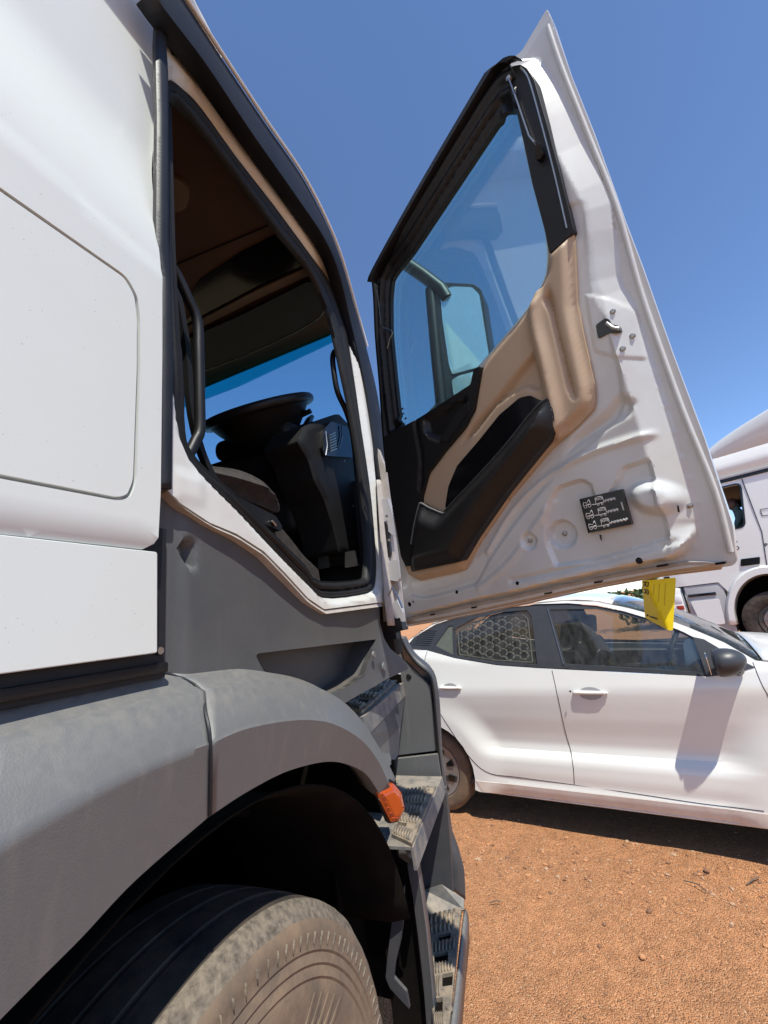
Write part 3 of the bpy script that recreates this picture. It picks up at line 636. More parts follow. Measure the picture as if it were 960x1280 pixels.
# rear flange of the stair tower, guard behind the tyre
fl = [(490, 1047), (509, 1056), (517, 1070), (509, 1082), (516, 1120), (522, 1165), (529, 1225), (534, 1290)]
fr2 = [(491, 1051), (507, 1061), (512, 1071), (520, 1079), (527, 1120), (533, 1165), (539, 1225), (544, 1290)]
a = resamp([yq(x, y, 1.37) for x, y in fl], 40); b_ = resamp([yq(x, y, 1.355) for x, y in fr2], 40)
loft('step_tower_flange', [list(a+np.array([0, .02, 0])), list(a), list(b_), list(b_+np.array([0, .03, 0]))], GREY, TR, thick=.004)
guard = [(481, 1060), (509, 1082), (516, 1120), (533, 1285), (540, 1400), (505, 1400), (482, 1190), (478, 1120)]
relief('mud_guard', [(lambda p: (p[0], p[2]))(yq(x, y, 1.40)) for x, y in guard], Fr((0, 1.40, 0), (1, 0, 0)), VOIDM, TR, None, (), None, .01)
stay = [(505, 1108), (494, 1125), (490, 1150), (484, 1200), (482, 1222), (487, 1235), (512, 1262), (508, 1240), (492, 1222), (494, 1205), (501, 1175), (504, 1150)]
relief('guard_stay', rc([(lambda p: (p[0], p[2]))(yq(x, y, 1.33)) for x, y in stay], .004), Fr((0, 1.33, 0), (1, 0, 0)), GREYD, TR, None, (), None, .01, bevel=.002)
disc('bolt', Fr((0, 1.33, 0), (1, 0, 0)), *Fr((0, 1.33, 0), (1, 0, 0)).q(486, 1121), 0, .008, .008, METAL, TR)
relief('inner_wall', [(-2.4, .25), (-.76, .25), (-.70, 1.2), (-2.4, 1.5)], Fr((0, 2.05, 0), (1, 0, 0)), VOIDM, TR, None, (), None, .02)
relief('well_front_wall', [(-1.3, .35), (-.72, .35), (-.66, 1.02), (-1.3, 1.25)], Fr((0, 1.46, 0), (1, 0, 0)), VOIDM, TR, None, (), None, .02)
boxm('firewall', (-1.9, 1.70, 1.75), (2.45, .10, .80), CABDK, TR, .02)
boxm('front_bumper', (-1.95, 2.1, .68), (2.3, .14, .75), GREY, TR, .04)

# ---- cab interior
def wall(name, fr, pts, m, thick=.02, parent=TR, holes=()): return relief(name, pts, fr, m, parent, None, holes, None, thick)
FX = Fr((-3.05, 0, 0), (0, 1, 0))
wall('far_cab_side', FX, [(BACK, 1.4), (1.7, 1.4), (1.75, 2.1), (1.55, 3.2), (BACK, 3.3)], CABDK, .04)
wall('cab_rear_wall', Fr((0, -.45, 0), (-1, 0, 0)), [(.62, 1.45), (3.1, 1.45), (3.1, 3.3), (.62, 3.3)], CABDK, .04)
boxm('cab_floor', (-1.92, .65, 1.58), (2.24, 2.2, .04), CABDK, TR, .01)
wall('engine_tunnel', Fr((-1.35, 0, 0), (0, 1, 0)), [(-.4, 1.55), (1.6, 1.55), (1.6, 1.95), (-.4, 1.95)], CABDK, .6)
HZ = 3.02
relief('headliner', [(-3.0, -.4), (-.66, -.4), (-.66, 1.60), (-.85, 1.68), (-3.0, 1.68)], Fr((0, 0, HZ), (1, 0, 0), (0, 1, 0)).shift(0), HEAD, TR, None, (), None, .03)
boxm('b_pillar_lining', (-.70, .36, 2.4), (.05, .24, 1.7), HEAD, TR, .01)
hl = Fr((0, 1.0, 0), (1, 0, 0))
tube('headliner_seam', [zq(215, 333, HZ-.032), zq(345, 278, HZ-.032)], .003, CABDK, TR, 6)
il = [zq(x, y, HZ-.04) for x, y in ((212, 215), (232, 226), (238, 240), (232, 258), (212, 264))]
relief('reading_lamp', rc([(p[0], p[1]) for p in il], .02), Fr((0, 0, HZ-.035), (1, 0, 0), (0, 1, 0)), BEIGED, TR, None, (), None, .02)
# overhead shelf: dark opening with a beige lip, then the sun blind with its chromed edge, all hung from the ceiling
def zp(pts, z): return [tuple(zq(x, y, z)[:2]) for x, y in pts]
def zf(z): return Fr((0, 0, z), (1, 0, 0), (0, 1, 0))
def ceil(name, pts, z, m, th, r=.01): return relief(name, rc(zp(pts, z), r), zf(z), m, TR, None, (), None, -th, off=0)
sh_px = [(238, 396), (236, 372), (250, 350), (300, 316), (345, 293), (386, 334), (320, 363), (258, 393), (215, 418), (200, 424)]
relief('overhead_shelf', rc(zp(sh_px, HZ-.034), .01), zf(HZ-.03), GLOSSB, TR, None, (), None, .004)
la, lb = zp([(384, 332), (320, 361), (262, 392), (215, 417), (150, 450)], HZ-.035), zp([(390, 343), (326, 372), (262, 404), (215, 430), (150, 463)], HZ-.05)
a = resamp(la, 14); b_ = resamp(lb, 14)
loft('shelf_lip', [[np.array([x, y, HZ-.03]) for x, y in a], [np.array([x, y, HZ-.045]) for x, y in a], [np.array([x, y, HZ-.05]) for x, y in b_], [np.array([x, y, HZ-.03]) for x, y in b_]], BEIGED, TR, thick=.003)
vis = [(387, 348), (402, 362), (408, 378), (404, 391), (388, 405), (350, 425), (300, 447), (240, 470), (180, 500), (150, 470), (215, 430), (300, 392)]
ZV = HZ-.055
relief('sun_blind', rc(zp(vis, ZV), .02), zf(ZV), CABDK, TR, None, (), None, .012)
tube('sun_blind_edge', [zq(x, y, ZV-.013) for x, y in spline(vis[1:9], 5)], .0026, METAL, TR, 6)
YW = 1.66
ws = [(lambda p: (p[0], p[2]))(p) for p in (np.array([-.70, 0, 2.1]), np.array([-.70, 0, 3.15]), np.array([-3.0, 0, 3.2]), np.array([-3.0, 0, 2.1]))]
FW = Fr((0, YW, 0), (1, 0, 0))
def wsz(x0, x1): return
tb = [(lambda p: (p[0], p[2]))(yq(x, y, YW)) for x, y in ((418, 398), (432, 420), (300, 482), (232, 508), (120, 552), (60, 575))]
relief('windscreen', [(-.66, 2.05)]+[tb[1]]+tb[2:]+[(-3.0, 2.05)], FW, GWIND, TR, None, (), None, .006)
relief('tint_band', [tb[1], (tb[1][0]+.02, tb[1][1]+.3), (-3.0, 3.4), tb[5]]+tb[2:5][::-1], FW, GBAND, TR, None, (), None, .006)
# A pillar inner side
ap = [(414, 397), (430.6, 469), (441, 520), (455, 606), (470, 700)]
# steering wheel: rim ring nearly edge-on, boss, spokes
SW = bpy.data.objects.new('steering_wheel', None); COL.objects.link(SW); SW.parent = TR
c0 = xq(324, 516, -1.08); SWn = Vector((.0, -.47, .88)).normalized()
swx = Vector((1, 0, 0)); swx = (swx-SWn*swx.dot(SWn)).normalized(); swy = SWn.cross(swx)
C0 = Vector(c0)
tube('rim', [C0+swx*.235*math.cos(a)+swy*.235*math.sin(a) for a in np.linspace(0, 2*math.pi, 49)[:-1]], .021, BLACK, SW, 12, True)
bs = Fr(C0-SWn*.06, swx, swy)
lathe('wheel_dish', Fr(C0, swx, swy), 0, 0, [(-.012, .225), (-.05, .20), (-.11, .15), (-.17, .10)], CABDK, SW, 32)
disc('boss', bs, 0, 0, 0, .085, .035, CABDK, SW, 24, .01)
for a in (.25, math.pi-.25, 1.5*math.pi-.5, 1.5*math.pi+.5): 
    p = C0-SWn*.045+(swx*math.cos(a)+swy*math.sin(a))*.06; e = C0+(swx*math.cos(a)+swy*math.sin(a))*.228
    tube('spoke', [p, (p+e)/2-SWn*.01, e], [.03, .018, .014], CABDK, SW, 8)
tube('steering_column', [C0-SWn*.05, C0-SWn*.22+Vector((0, .03, 0)), C0-SWn*.5+Vector((0, .1, 0))], [.06, .085, .10], CABDK, TR, 16)
for k, (dx, dz) in enumerate(((.16, -.07), (.14, -.10))): tube('control_stalk', [C0-SWn*.08, C0+swx*dx+swy*.05-SWn*.07, C0+swx*(dx+.06)+swy*.06-SWn*.06], [.01, .009, .012], BLACK, TR, 8)
# dashboard with side vents
XD = -.80; DD = Fr((XD, 0, 0), (0, 1, 0))
dp = q([(371, 552), (380, 533), (400, 524), (418, 518), (424, 518), (441, 536), (449, 560), (455, 640), (457, 700), (437, 705), (433, 692), (423, 690), (416, 660), (405, 625), (392, 600), (385, 575)], -.2)
relief('dashboard_side', rc(dp, .012), T.shift(-.2), CABDK, TR, lambda S, Tt: .01*sm(sdist(S, Tt, dp)/.02), (), .012, .16)
boxm('dashboard', (-2.0, 1.52, 2.12), (2.1, .26, .42), CABDK, TR, .05, Matrix.Rotation(.08, 4, 'X'), 4)
boxm('instrument_hood', (-1.12, 1.46, 2.34), (.42, .26, .10), CABDK, TR, .04, None, 4)
vt = T.shift(-.178)
vf = rc(vt.qs([(404, 537), (413, 527), (437, 535), (440, 572), (405, 570), (402, 560)]), .006)
V_ = relief('air_vent', vf, vt, GLOSSB, TR, None, (), None, .02, off=.004)
for k in range(7):
    a = np.array(vt.q(408+.3*k, 545+3.3*k)); b_ = np.array(vt.q(416+.3*k, 541.5+3.3*k)); tube('vent_slat', [vt.P(*a, .012), vt.P(*b_, .012)], .003, METAL, V_, 6)
tube('vent_trim', [vt.P(*vt.q(x, y), .012) for x, y in ((404, 540), (406, 558), (404, 570))], .0028, METAL, V_, 6)
tube('vent_trim', [vt.P(*vt.q(x, y), .012) for x, y in ((424, 532), (425, 545), (421, 562))], .003, METAL, V_, 6)
for x, y in ((428, 577), (439, 633)): disc('screw', vt, *vt.q(x, y), .01, .004, .003, METAL, TR)
tube('accent_strip', [vt.P(*vt.q(x, y), .01) for x, y in ((436, 533), (441, 545), (443, 560))], .004, BEIGE, TR, 6)
# mobile stub on the dash top
tube('dash_knob', [xq(381, 537, -.95), xq(386, 526, -.95), xq(390, 521, -.95)], [.02, .018, .012], GLOSSB, TR, 10)
for k in range(4): tube('switch_row', [xq(396+5*k, 533+1.5*k, -.84), xq(399+5*k, 536+1.5*k, -.84)], .006, GLOSSB, TR, 6)
tube('belt_strap', spline([xq(x, y, -.74) for x, y in ((218, 350), (232, 430), (240, 520), (262, 590), (300, 640))], 5), .011, CABDK, TR, 4)
relief('instrument_panel', rc([(lambda p: (p[0], p[2]))(yq(x, y, 1.40)) for x, y in ((368, 546), (372, 532), (392, 526), (404, 540), (398, 560), (375, 566))], .01), Fr((0, 1.40, 0), (1, 0, 0)), GLOSSB, TR, None, (), None, .02, bevel=.003)
for x, y in ((380, 541), (391, 540)): disc('gauge', Fr((0, 1.38, 0), (1, 0, 0)), *Fr((0, 1.38, 0), (1, 0, 0)).q(x, y), .0, .022, .004, CHAR, TR)
# driver's seat
ST = bpy.data.objects.new('driver_seat', None); COL.objects.link(ST); ST.parent = TR
def cushion(name, pts2, fr, thick, m, parent, puff=.03):
    sh = rc(pts2, .03, 5)
    return relief(name, sh, fr, m, parent, lambda S, Tt: puff*sm(sdist(S, Tt, sh)/.07), (), .02, thick)
SX = Fr((-.80, 0, 0), (0, 1, 0))
# cushion built as a rounded block from its side outline
side = spline([SX.q(x, y) for x, y in ((238, 575), (262, 582), (300, 588), (330, 603), (347, 625), (348, 640), (330, 634), (290, 618), (255, 600))], 4, True)
relief('seat_cushion', side, SX, SEATM, ST, lambda S, Tt: .05*sm(sdist(S, Tt, side)/.06), (), .012, .48, angle=60)
sbk = [(.30, 1.95), (.62, 1.98), (.58, 2.2), (.46, 2.75), (.28, 2.75), (.22, 2.3)]
sb = rc(sbk, .06)
relief('seat_back', sb, SX.shift(-.03), SEATM, ST, lambda S, Tt: .04*sm(sdist(S, Tt, sb)/.06), (), .02, .42, angle=60)
rp_ = [SX.q(x, y, .03) for x, y in ((292, 622), (300, 622), (345, 645), (353, 658), (352, 664), (335, 657), (300, 641))]
relief('recliner_panel', rc(rp_, .01), SX, BLACK, ST, None, (), None, .03, off=.03, bevel=.002)
for x, y in ((296, 628), (304, 632), (340, 651)): tube('lever', [SX.P(*SX.q(x, y, .035), .035), SX.P(*SX.q(x+5, y+6, .035), .035)], .004, METAL, ST, 6)
sk_ = [SX.q(x, y) for x, y in ((352, 660), (362, 672), (380, 695), (398, 712), (401, 731), (360, 720), (300, 700), (260, 650))]
relief('seat_base', rc(sk_, .01), SX, SEATM, ST, None, (), None, .4)
pass_ = rc([SX.q(x, y, -.6) for x, y in ((262, 555), (300, 550), (325, 562), (345, 600), (250, 640))], .03)
# pedals
for x, y in ((404, 700), (438, 698)):
    p = Fr((0, 1.5, 0), (1, 0, 0)); u, v = p.q(x, y); relief('pedal', rc([(u-.03, v-.035), (u+.03, v-.035), (u+.022, v+.03), (u-.022, v+.03)], .006), p, METAL, TR, None, (), None, .01)
# grab handles
GH = [(213, 332), (222, 345), (236, 375), (247, 402), (248.5, 440), (249.5, 500), (249.5, 538), (244, 552), (236, 568)]
hb = spline([xq(x, y, -.69) for x, y in GH], 5); tube('rear_grab_handle', hb, .0125, BLACK, TR, 12)
GA = [(431, 444), (426, 438), (419, 439), (416, 446), (417, 462), (422, 490), (433, 515), (441, 545), (447, 600), (454, 670), (456, 718)]
tube('front_grab_handle', spline([xq(x, y, -.68) for x, y in GA], 5), .0115, BLACK, TR, 10)
tube('belt', [xq(x, y, -.68) for x, y in ((216, 395), (224, 440), (227, 500), (226, 545))], .006, BLACK, TR, 6)
tube('rim_clip', [xq(x, y, -.63) for x, y in ((431, 404), (434, 410), (435, 415))], .005, BLACK, TR, 6)
# hinge pillar
hp = [yq(x, y, 1.50) for x, y in ((470, 500), (480, 560), (484, 640), (492, 700), (500, 740), (507, 790), (478, 780), (474, 700), (468, 640))]
a = resamp([xq(x, y, -.60) for x, y in ((470, 600), (474, 660), (480, 750), (484, 782))], 24); b_ = resamp([yq(x, y, 1.66) for x, y in ((487, 600), (494, 650), (502, 730), (507, 782))], 24)
loft('hinge_pillar', [list(a), list(b_), list(b_+np.array([-.05, .1, 0]))], BROWNW, TR, thick=.006, flip=True)  # pillar's shading is put into the brown paint
HPF = Fr((-.56, 1.52, 0), (.35, -.93, 0))
def hb_(name, pts, m, off, th=.03):
    relief(name, rc([HPF.q(x, y, off) for x, y in pts], .006), HPF, m, TR, None, (), None, th, off=off, bevel=.002)
FH = Fr((-.56, 1.50, 0), (1, 0, 0))
def hinge(pts, m, off=0, th=.03, name='door_hinge'): relief(name, rc([FH.q(x, y, off) for x, y in pts], .004), FH, m, TR, None, (), None, th, off=off, bevel=.002)
hinge([(472, 560), (483, 590), (486, 640), (490, 690), (499, 735), (500, 785), (480, 785), (474, 700)], BROWNW, -.02)
hinge([(475, 625), (484, 622), (491, 645), (492, 670), (480, 660)], PANELGREY, .0)
hinge([(484, 705), (490, 700), (498, 700), (499, 723), (497, 727), (486, 725)], PANELGREY, .01)
hinge([(488, 756), (496, 750), (503, 765), (504, 778), (490, 770)], PANELGREY, .01)
hinge([(476, 648), (484, 655), (488, 690), (483, 700), (478, 670)], BLACK, .004, .02, 'hinge_strap')
hinge([(478, 778), (500, 772), (504, 788), (478, 792)], BLACK, .01, .06, 'lower_bracket')
hinge([(480, 792), (494, 790), (496, 799), (481, 800)], BLACK, .005, .04, 'lower_bracket')
for x, y in ((483, 645), (486, 675), (487, 735)): disc('bolt', FH, *FH.q(x, y, .012), .008, .006, .005, METAL, TR)
tube('door_check', [yq(x, y, 1.45) for x, y in ((486, 745), (490, 735), (497, 745), (503, 760))], .004, METAL, TR, 6)

# ---- rear-view mirror on its arm, seen through the door glass
MR = bpy.data.objects.new('side_mirror', None); COL.objects.link(MR); MR.parent = TR
YM = 1.66; FM = Fr((-.13, YM, 0), (.995, -.10, 0))
def mq(pts, off=0): return [FM.q(x, y, off) for x, y in pts]
hs = rc(mq([(546, 357), (552, 353), (592, 355), (602, 362), (613, 440), (611, 500), (562, 515), (548, 520), (541, 440), (534, 380)]), .02)
relief('housing', hs, FM, CHAR, MR, lambda S, Tt: .0*S, (), None, .11, bevel=.012)
relief('mirror_glass', rc(mq([(550, 364), (566, 358), (590, 359), (599, 368), (611, 443), (600, 458), (565, 468), (561, 455), (553, 400)], .004), .012), FM, DMIR, MR, None, (), None, .004, off=.004)
relief('wide_angle_glass', rc(mq([(565, 476), (572, 471), (605, 462), (606, 490), (568, 500)], .004), .012), FM, DMIR, MR, lambda S, Tt: .006-6*((S-mq([(585, 480)])[0][0])**2+(Tt-mq([(585, 480)])[0][1])**2)*.05, (), .012, .004, off=.004)
tube('arm', [yq(x, y, YM+.02) for x, y in ((508, 330), (530, 345), (552, 362), (560, 375))], .032, BLACK, MR, 10)
tube('arm', [yq(x, y, YM+.03) for x, y in ((500, 560), (530, 530), (552, 505))], .022, CHAR, MR, 10)
tube('arm_post', [yq(x, y, YM+.03) for x, y in ((539, 362), (545, 430), (553, 510))], .03, BLACK, MR, 10)

# ------------------------------------------------------------------ the open door
DR = bpy.data.objects.new('cab_door', None); COL.objects.link(DR); DR.parent = TR; DR['label'] = 'open cab door with beige and black lining and soiled white inner metal'
aD = math.radians(118); _a0 = np.array([math.sin(aD), math.cos(aD), 0]); _n0 = np.cross(_a0, [0, 0, 1]); _b0 = np.array([0, 0, math.cos(math.radians(8))])+_n0*math.sin(math.radians(8))
D = Fr(np.array([-.58, 1.40, 1.5])-_b0*1.5, _a0, _b0)   # the cab side leans in a little towards the roof
def dq(pts, off=0): return D.qs(pts, off)
OI = .0      # inner sheet plane; skin lies behind it
skin_px = [(683.6, 10.6), (693, 32), (712.7, 92), (741, 163), (769, 241), (780, 273), (802.7, 333), (840, 440), (880, 547), (917, 657), (921, 700), (917, 707), (900, 709.5), (829.6, 718), (748, 733.5), (640, 757), (562, 773.5), (517, 781), (508, 784), (498, 690), (486, 600), (481, 546), (478, 480), (472, 420), (467, 372), (466, 345), (520, 250), (606, 103), (617, 88), (634, 78), (652, 64)]
glass_px = [(643.6, 133), (648, 150), (665, 230), (681, 290), (684, 320), (682.6, 341), (672, 368), (652.5, 394), (610, 444), (594, 462), (590, 480), (528.5, 520), (500, 536), (497, 512), (493, 472), (488, 420), (487.5, 380), (490, 352), (497, 338), (518, 311.6), (620.6, 156), (634, 138)]
glo = dq(glass_px, -.012); glo_in = inset(glo, -.0)
skin = relief('outer_skin', rc(dq(skin_px, -.045), .006, 3), D, WHITE, DR, None, [rc(dq(glass_px, -.045), .01, 3)], None, .01, off=-.045, bevel=.002)
box_px = [(662, 60), (668, 62), (674, 72), (695, 106), (723, 166), (759, 243), (753+8, 280), (768, 337), (787, 375), (800, 413), (820, 475), (847, 565), (867, 640), (866, 672), (852, 697), (829, 704), (770, 715), (702, 729), (641, 743), (594, 752), (547, 763.5), (513, 771), (505, 765), (500, 720), (489, 640), (482, 560), (478, 480), (473, 400), (472, 356), (478, 345), (530, 250), (610, 108), (636, 77), (645, 67)]
boxp = rc(dq(box_px, .0), .015, 4)
ridge = spline(dq([(684, 32), (702, 85), (734, 166), (770, 257), (797, 352), (817, 413), (853, 513), (893, 613), (913, 690)], -.03), 4)
flw = []
sheet_px = [(683, 16), (691, 34), (711, 92), (739, 163), (767, 241), (778, 273), (801, 334), (838, 440), (878, 547), (914, 657), (918, 698), (912, 704), (829.6, 715), (748, 730), (640, 753), (562, 770), (517, 778), (506, 772), (498, 690), (486, 600), (481, 546), (478, 480), (472, 400), (470, 352), (530, 245), (608, 106), (636, 79), (652, 66)]
sheet = rc(dq(sheet_px, -.02), .008, 3)
pl_a = rc(dq([(683, 629), (697, 607), (727, 597), (740, 603), (747, 622), (758, 622), (777, 583), (813, 571), (821, 600), (832, 640), (840, 676), (800, 688), (743, 703), (694, 710), (682, 680), (680, 652)]), .01)
dim1 = dq([(662, 676)])[0]; dim2 = dq([(701, 668)])[0]; dim3 = dq([(566, 742)])[0]
chan = spline(dq([(610, 690), (640, 640), (680, 600), (730, 570), (780, 552), (818, 541)]), 5)
chan2 = spline(dq([(600, 735), (640, 700), (690, 628)]), 5)
low_ridge = dq([(640, 726), (700, 713), (760, 700), (843, 677)])
trimo_px = [(716, 288), (720, 380), (730, 427), (742, 480), (743, 500), (740, 512), (720, 533), (688, 561), (638, 621), (599, 678), (580, 713), (564, 718), (525, 726.5), (509, 718), (502, 695), (490, 620), (482.5, 561), (481, 546.6)]
trim_line = spline(dq(trimo_px[:14]), 4)
def ell(S, Tt, x, y, ru, rv, ang=0):
    u, v = dq([(x, y)])[0]; c, s_ = math.cos(ang), math.sin(ang); du = (S-u)*c+(Tt-v)*s_; dv = -(S-u)*s_+(Tt-v)*c; return np.sqrt((du/ru)**2+(dv/rv)**2)
rivs = dq([(817, 460), (822, 483), (830, 507), (841, 540), (852, 572), (862, 598), (870, 628), (872, 658), (868, 687), (776, 300), (806, 425)], -.02)
rear_l = spline(dq([(662, 60), (674, 72), (695, 106), (723, 166), (761, 243), (768, 337), (787, 375), (800, 413), (820, 475), (847, 565), (867, 640), (868, 655)], .0), 3)
lp_ = rc(dq([(730, 366), (760, 370), (790, 381), (806, 447), (771, 449), (742, 440)]), .006)
hol = rc(dq([(776, 486), (800, 500), (795, 520), (745, 548), (700, 575), (715, 545), (752, 515)]), .01)
_r = np.array(rear_l); _t = np.gradient(_r, axis=0); _t /= np.linalg.norm(_t, axis=1)[:, None]; chl = [tuple(p) for p in (_r+np.stack([_t[:, 1], -_t[:, 0]], 1)*.05)[3:-6]]
def h_door(S, Tt):
    sdv = sdist(S, Tt, boxp); dr = dline(S, Tt, rear_l); H = -.034+.038*np.minimum(np.clip(sdv/.010, 0, 1), np.clip(dr/.05, 0, 1))*(sdv > 0)
    # hollow beside the lining, shoulder along the rear edge
    dt = dline(S, Tt, trim_line); H -= .005*sm((.06-dt)/.012)*sm((sdv-.035)/.02)
    H -= .011*sm(sdist(S, Tt, pl_a)/.009)
    H += .007*np.exp(-(dline(S, Tt, chan)/.007)**2)*sm((sdv-.02)/.02)+.004*np.exp(-(dline(S, Tt, chan2)/.008)**2)
    H -= .006*np.exp(-(dline(S, Tt, low_ridge)/.006)**2)
    for (u, v), r, d in ((dim1, .024, .010), (dim2, .036, .014)): H -= d*sm((r-np.hypot(S-u, Tt-v))/.008)
    e = ell(S, Tt, 818, 622, .055, .038, -.5); H += .028*sm((1-e)/.6)
    H += .003*sm(sdist(S, Tt, lp_)/.006)
    H -= .012*sm(sdist(S, Tt, hol)/.022)
    for u, v in rivs: H += .0014*np.exp(-(np.hypot(S-u, Tt-v)/.004)**2)
    return H
gl_sheet = rc(dq(glass_px, .0), .01, 3)
sh = relief('inner_sheet', sheet, D, DOORW, DR, h_door, [inset(gl_sheet, -.004)], .0046, .006, feats=[rear_l, chl, pl_a+pl_a[:1], inset(pl_a, .009)], angle=45)
tube('hem_bead', [D.P(x, y, -.033) for x, y in ridge], .0055, DOORW, DR, 8)
# underside return of the box and folded hem
bu = resamp(dq([(508, 772), (547, 764), (594, 753), (641, 744), (702, 730), (770, 716.5), (829, 706), (862, 700), (905, 703)], -.03), 30); bo = resamp(dq([(508, 782), (562, 773), (640, 757), (748, 733), (829.6, 718), (900, 709)], -.045), 30)
loft('bottom_fold', [[D.P(x, y, -.03) for x, y in bu], [D.P(x, y-.003, -.052) for x, y in bo]], BROWNW, DR, thick=.003)  # brown here paints in the light bounced from the soil
for x, y, w_ in ((829, 706, .012), (748, 727, .010), (685, 741, .010), (592, 759, .008), (540, 768, .008), (902, 703, .01)):
    u, v = D.q(x, y, -.012); fbox('drain_slot', D, u-w_, u+w_*.6, v-.003, v+.001, -.022, -.010, GLOSSB, DR, 0)
for x, y, r in ((799.6, 700.5, .0075), (647.5, 729, .0055), (572, 740, .006), (513, 755, .009), (517.7, 752, .004)):
    u, v = D.q(x, y, .0); hh = float(h_door(np.array([u]), np.array([v]))[0]); disc('plug_hole', D, u, v, hh-.001, r, .0018, GLOSSB, DR)
for x, y, r in ((662, 676, .006), (701, 668, .007), (765, 389, .006), (787, 418, .006), (778, 436, .006), (857.5, 633, .006)):
    u, v = D.q(x, y, .0); hh = float(h_door(np.array([u]), np.array([v]))[0]); disc('screw', D, u, v, hh-.001, r, .005, METAL, DR, 10, .002)
# latch
lt = rc(dq([(746, 407), (758, 398), (763, 400), (765, 406), (775, 408), (777, 415), (768, 417), (760, 418), (749, 424)]), .004)
relief('latch', lt, D, GLOSSB, DR, None, (), None, .02, off=.006, bevel=.002)
tube('latch_claw', [D.P(*D.q(x, y, .01), .010) for x, y in ((758, 404), (766, 410), (774, 411))], .004, METAL, DR, 8)
# black window surround: top rail is deep, rear part is the flat lining
fo = [(636, 81), (645, 80), (655, 83), (667, 98), (680, 150), (716, 289), (684, 317), (681, 290), (665, 230), (648, 150), (643.6, 133)]
relief('upper_lining', rc(dq([(638, 82), (650, 79.5), (658, 84), (667, 98), (682, 150), (700, 218), (717, 289), (686, 317), (681, 290), (665, 230), (648, 150), (638, 118)], .02), .006, 3), D, BLACK, DR, None, (), None, .03, off=.018, bevel=.002)
tube('lining_piping', [D.P(*D.q(x, y, .02), .018) for x, y in spline([(650, 84), (660, 98), (674, 146), (692, 215), (708, 285)], 4)], .0022, METAL, DR, 6)
fp = dq([(636, 78), (618, 87), (606, 102), (520, 248), (466.5, 341), (466, 352), (472, 356), (471, 372), (472, 420), (477, 480), (482, 548), (501, 537), (493, 472), (488, 420), (487.5, 380), (490, 352), (497, 338), (518, 311.6), (620.6, 156), (636, 137), (645, 135), (645, 95)], .02)
def h_f(S, Tt):
    d = dline(S, Tt, glo, True); return -.014*(1-sm(d/.018))+.006*np.sin(np.clip(d/.06, 0, 1)*math.pi*3)
relief('window_frame', rc(fp, .003, 2), D, BLACK, DR, h_f, (), .006, .014, off=.022, angle=50)
tube('front_edge_seal', [D.P(*D.q(x, y, -.02), -.02) for x, y in spline([(468, 350), (470, 375), (472, 420), (477, 480), (481.5, 546), (486, 590)], 4)], .011, BLACK, DR, 8)
vz = resamp(spline([D.P(*D.q(x, y, .03), .03) for x, y in ((639, 79), (628, 80), (612, 92), (600, 111), (520, 246), (466, 343), (466.5, 353))], 4), 40)
loft('weather_strip', [list(vz), list(vz+D.n*.012-D.a*.004), list(vz+D.n*.012+D.a*.014-np.array([0, 0, .012])), list(vz-D.n*.01+D.a*.02-np.array([0, 0, .016]))], NAVY, DR, thick=.002)
relief('window_glass', inset(dq(glass_px, -.02), -.012), D, GDOOR, DR, None, (), None, .004, off=-.022)
for x, y, s_ in ((503, 511, .004), (504, 517, .003), (507, 523, .005)): u, v = D.q(x, y, -.017); fbox('glass_stamp', D, u-s_, u+s_, v-.003, v+.003, -.0175, -.0165, INK, DR, 0)
# rod and clip
tube('curtain_rod', [D.P(*D.q(x, y, .03), .03) for x, y in ((634, 98), (637, 101), (648, 132), (661, 170), (671, 182))], .0022, METAL, DR, 6)
disc('rod_eye', D, *D.q(635, 97, .03), .022, .007, .008, METAL, DR)
relief('coat_clip', rc(dq([(670, 180), (678, 183), (682, 193), (679, 202), (673, 203), (672, 192)], .02), .003), D, GLOSSB, DR, None, (), None, .02, off=.032, bevel=.002)
tube('front_wire', [D.P(*D.q(x, y, .03), .03) for x, y in ((471, 362), (474, 385), (476, 403), (478, 409), (485, 411), (489, 413), (491, 416), (487, 424), (484, 436))], .0016, METAL, DR, 6)
# lining: beige moulded panel
belt_px = [(684, 320), (682.6, 341), (672, 368), (652.5, 394), (610, 444), (594, 461)]
beige_px = [(716, 288), (720, 380), (730, 427), (742, 480), (743, 500), (740, 512), (720, 533), (688, 561), (638, 621), (599, 678), (580, 713), (564, 718), (525, 726.5), (509, 718), (502, 695), (503, 690), (520, 700), (525, 640), (527, 620), (536, 589), (557, 561), (581, 532), (592, 511), (601, 462), (611, 445), (652.5, 395), (672, 369), (682.6, 342), (684.5, 318)]
bo_ = rc(dq(beige_px, .014), .006, 3)
rec1 = rc(dq([(667, 437), (679, 478), (672, 492), (655, 484), (622, 506), (596, 540), (573, 560), (590, 530), (617, 500)], .03), .012)
cupg = rc(dq([(676, 374), (685, 390), (697, 440), (707, 486), (716, 503), (722, 498), (716, 470), (700, 410), (694, 375), (685, 352)], .03), .012)
arm = spline(dq([(667, 366), (670, 408), (680, 450), (688, 486), (694, 515), (697, 545)], .03), 5)
rimo = spline(dq([(714, 300), (718, 380), (728, 427), (739, 480), (740, 500), (736, 512), (716, 533), (684, 561), (634, 621)], .03), 4)
def h_bg(S, Tt):
    sdv = sdist(S, Tt, bo_); H = .020*sm(sdv/.022)
    H -= .022*sm(sdist(S, Tt, rec1)/.012); H -= .020*sm(sdist(S, Tt, cupg)/.016)
    H += .016*np.exp(-(dline(S, Tt, arm)/.014)**2)
    H -= .006*np.exp(-((dline(S, Tt, rimo)-.012)/.004)**2)
    return H
relief('beige_lining', bo_, D, BEIGE, DR, h_bg, (), .0065, .02, off=.010, feats=[arm], angle=60)
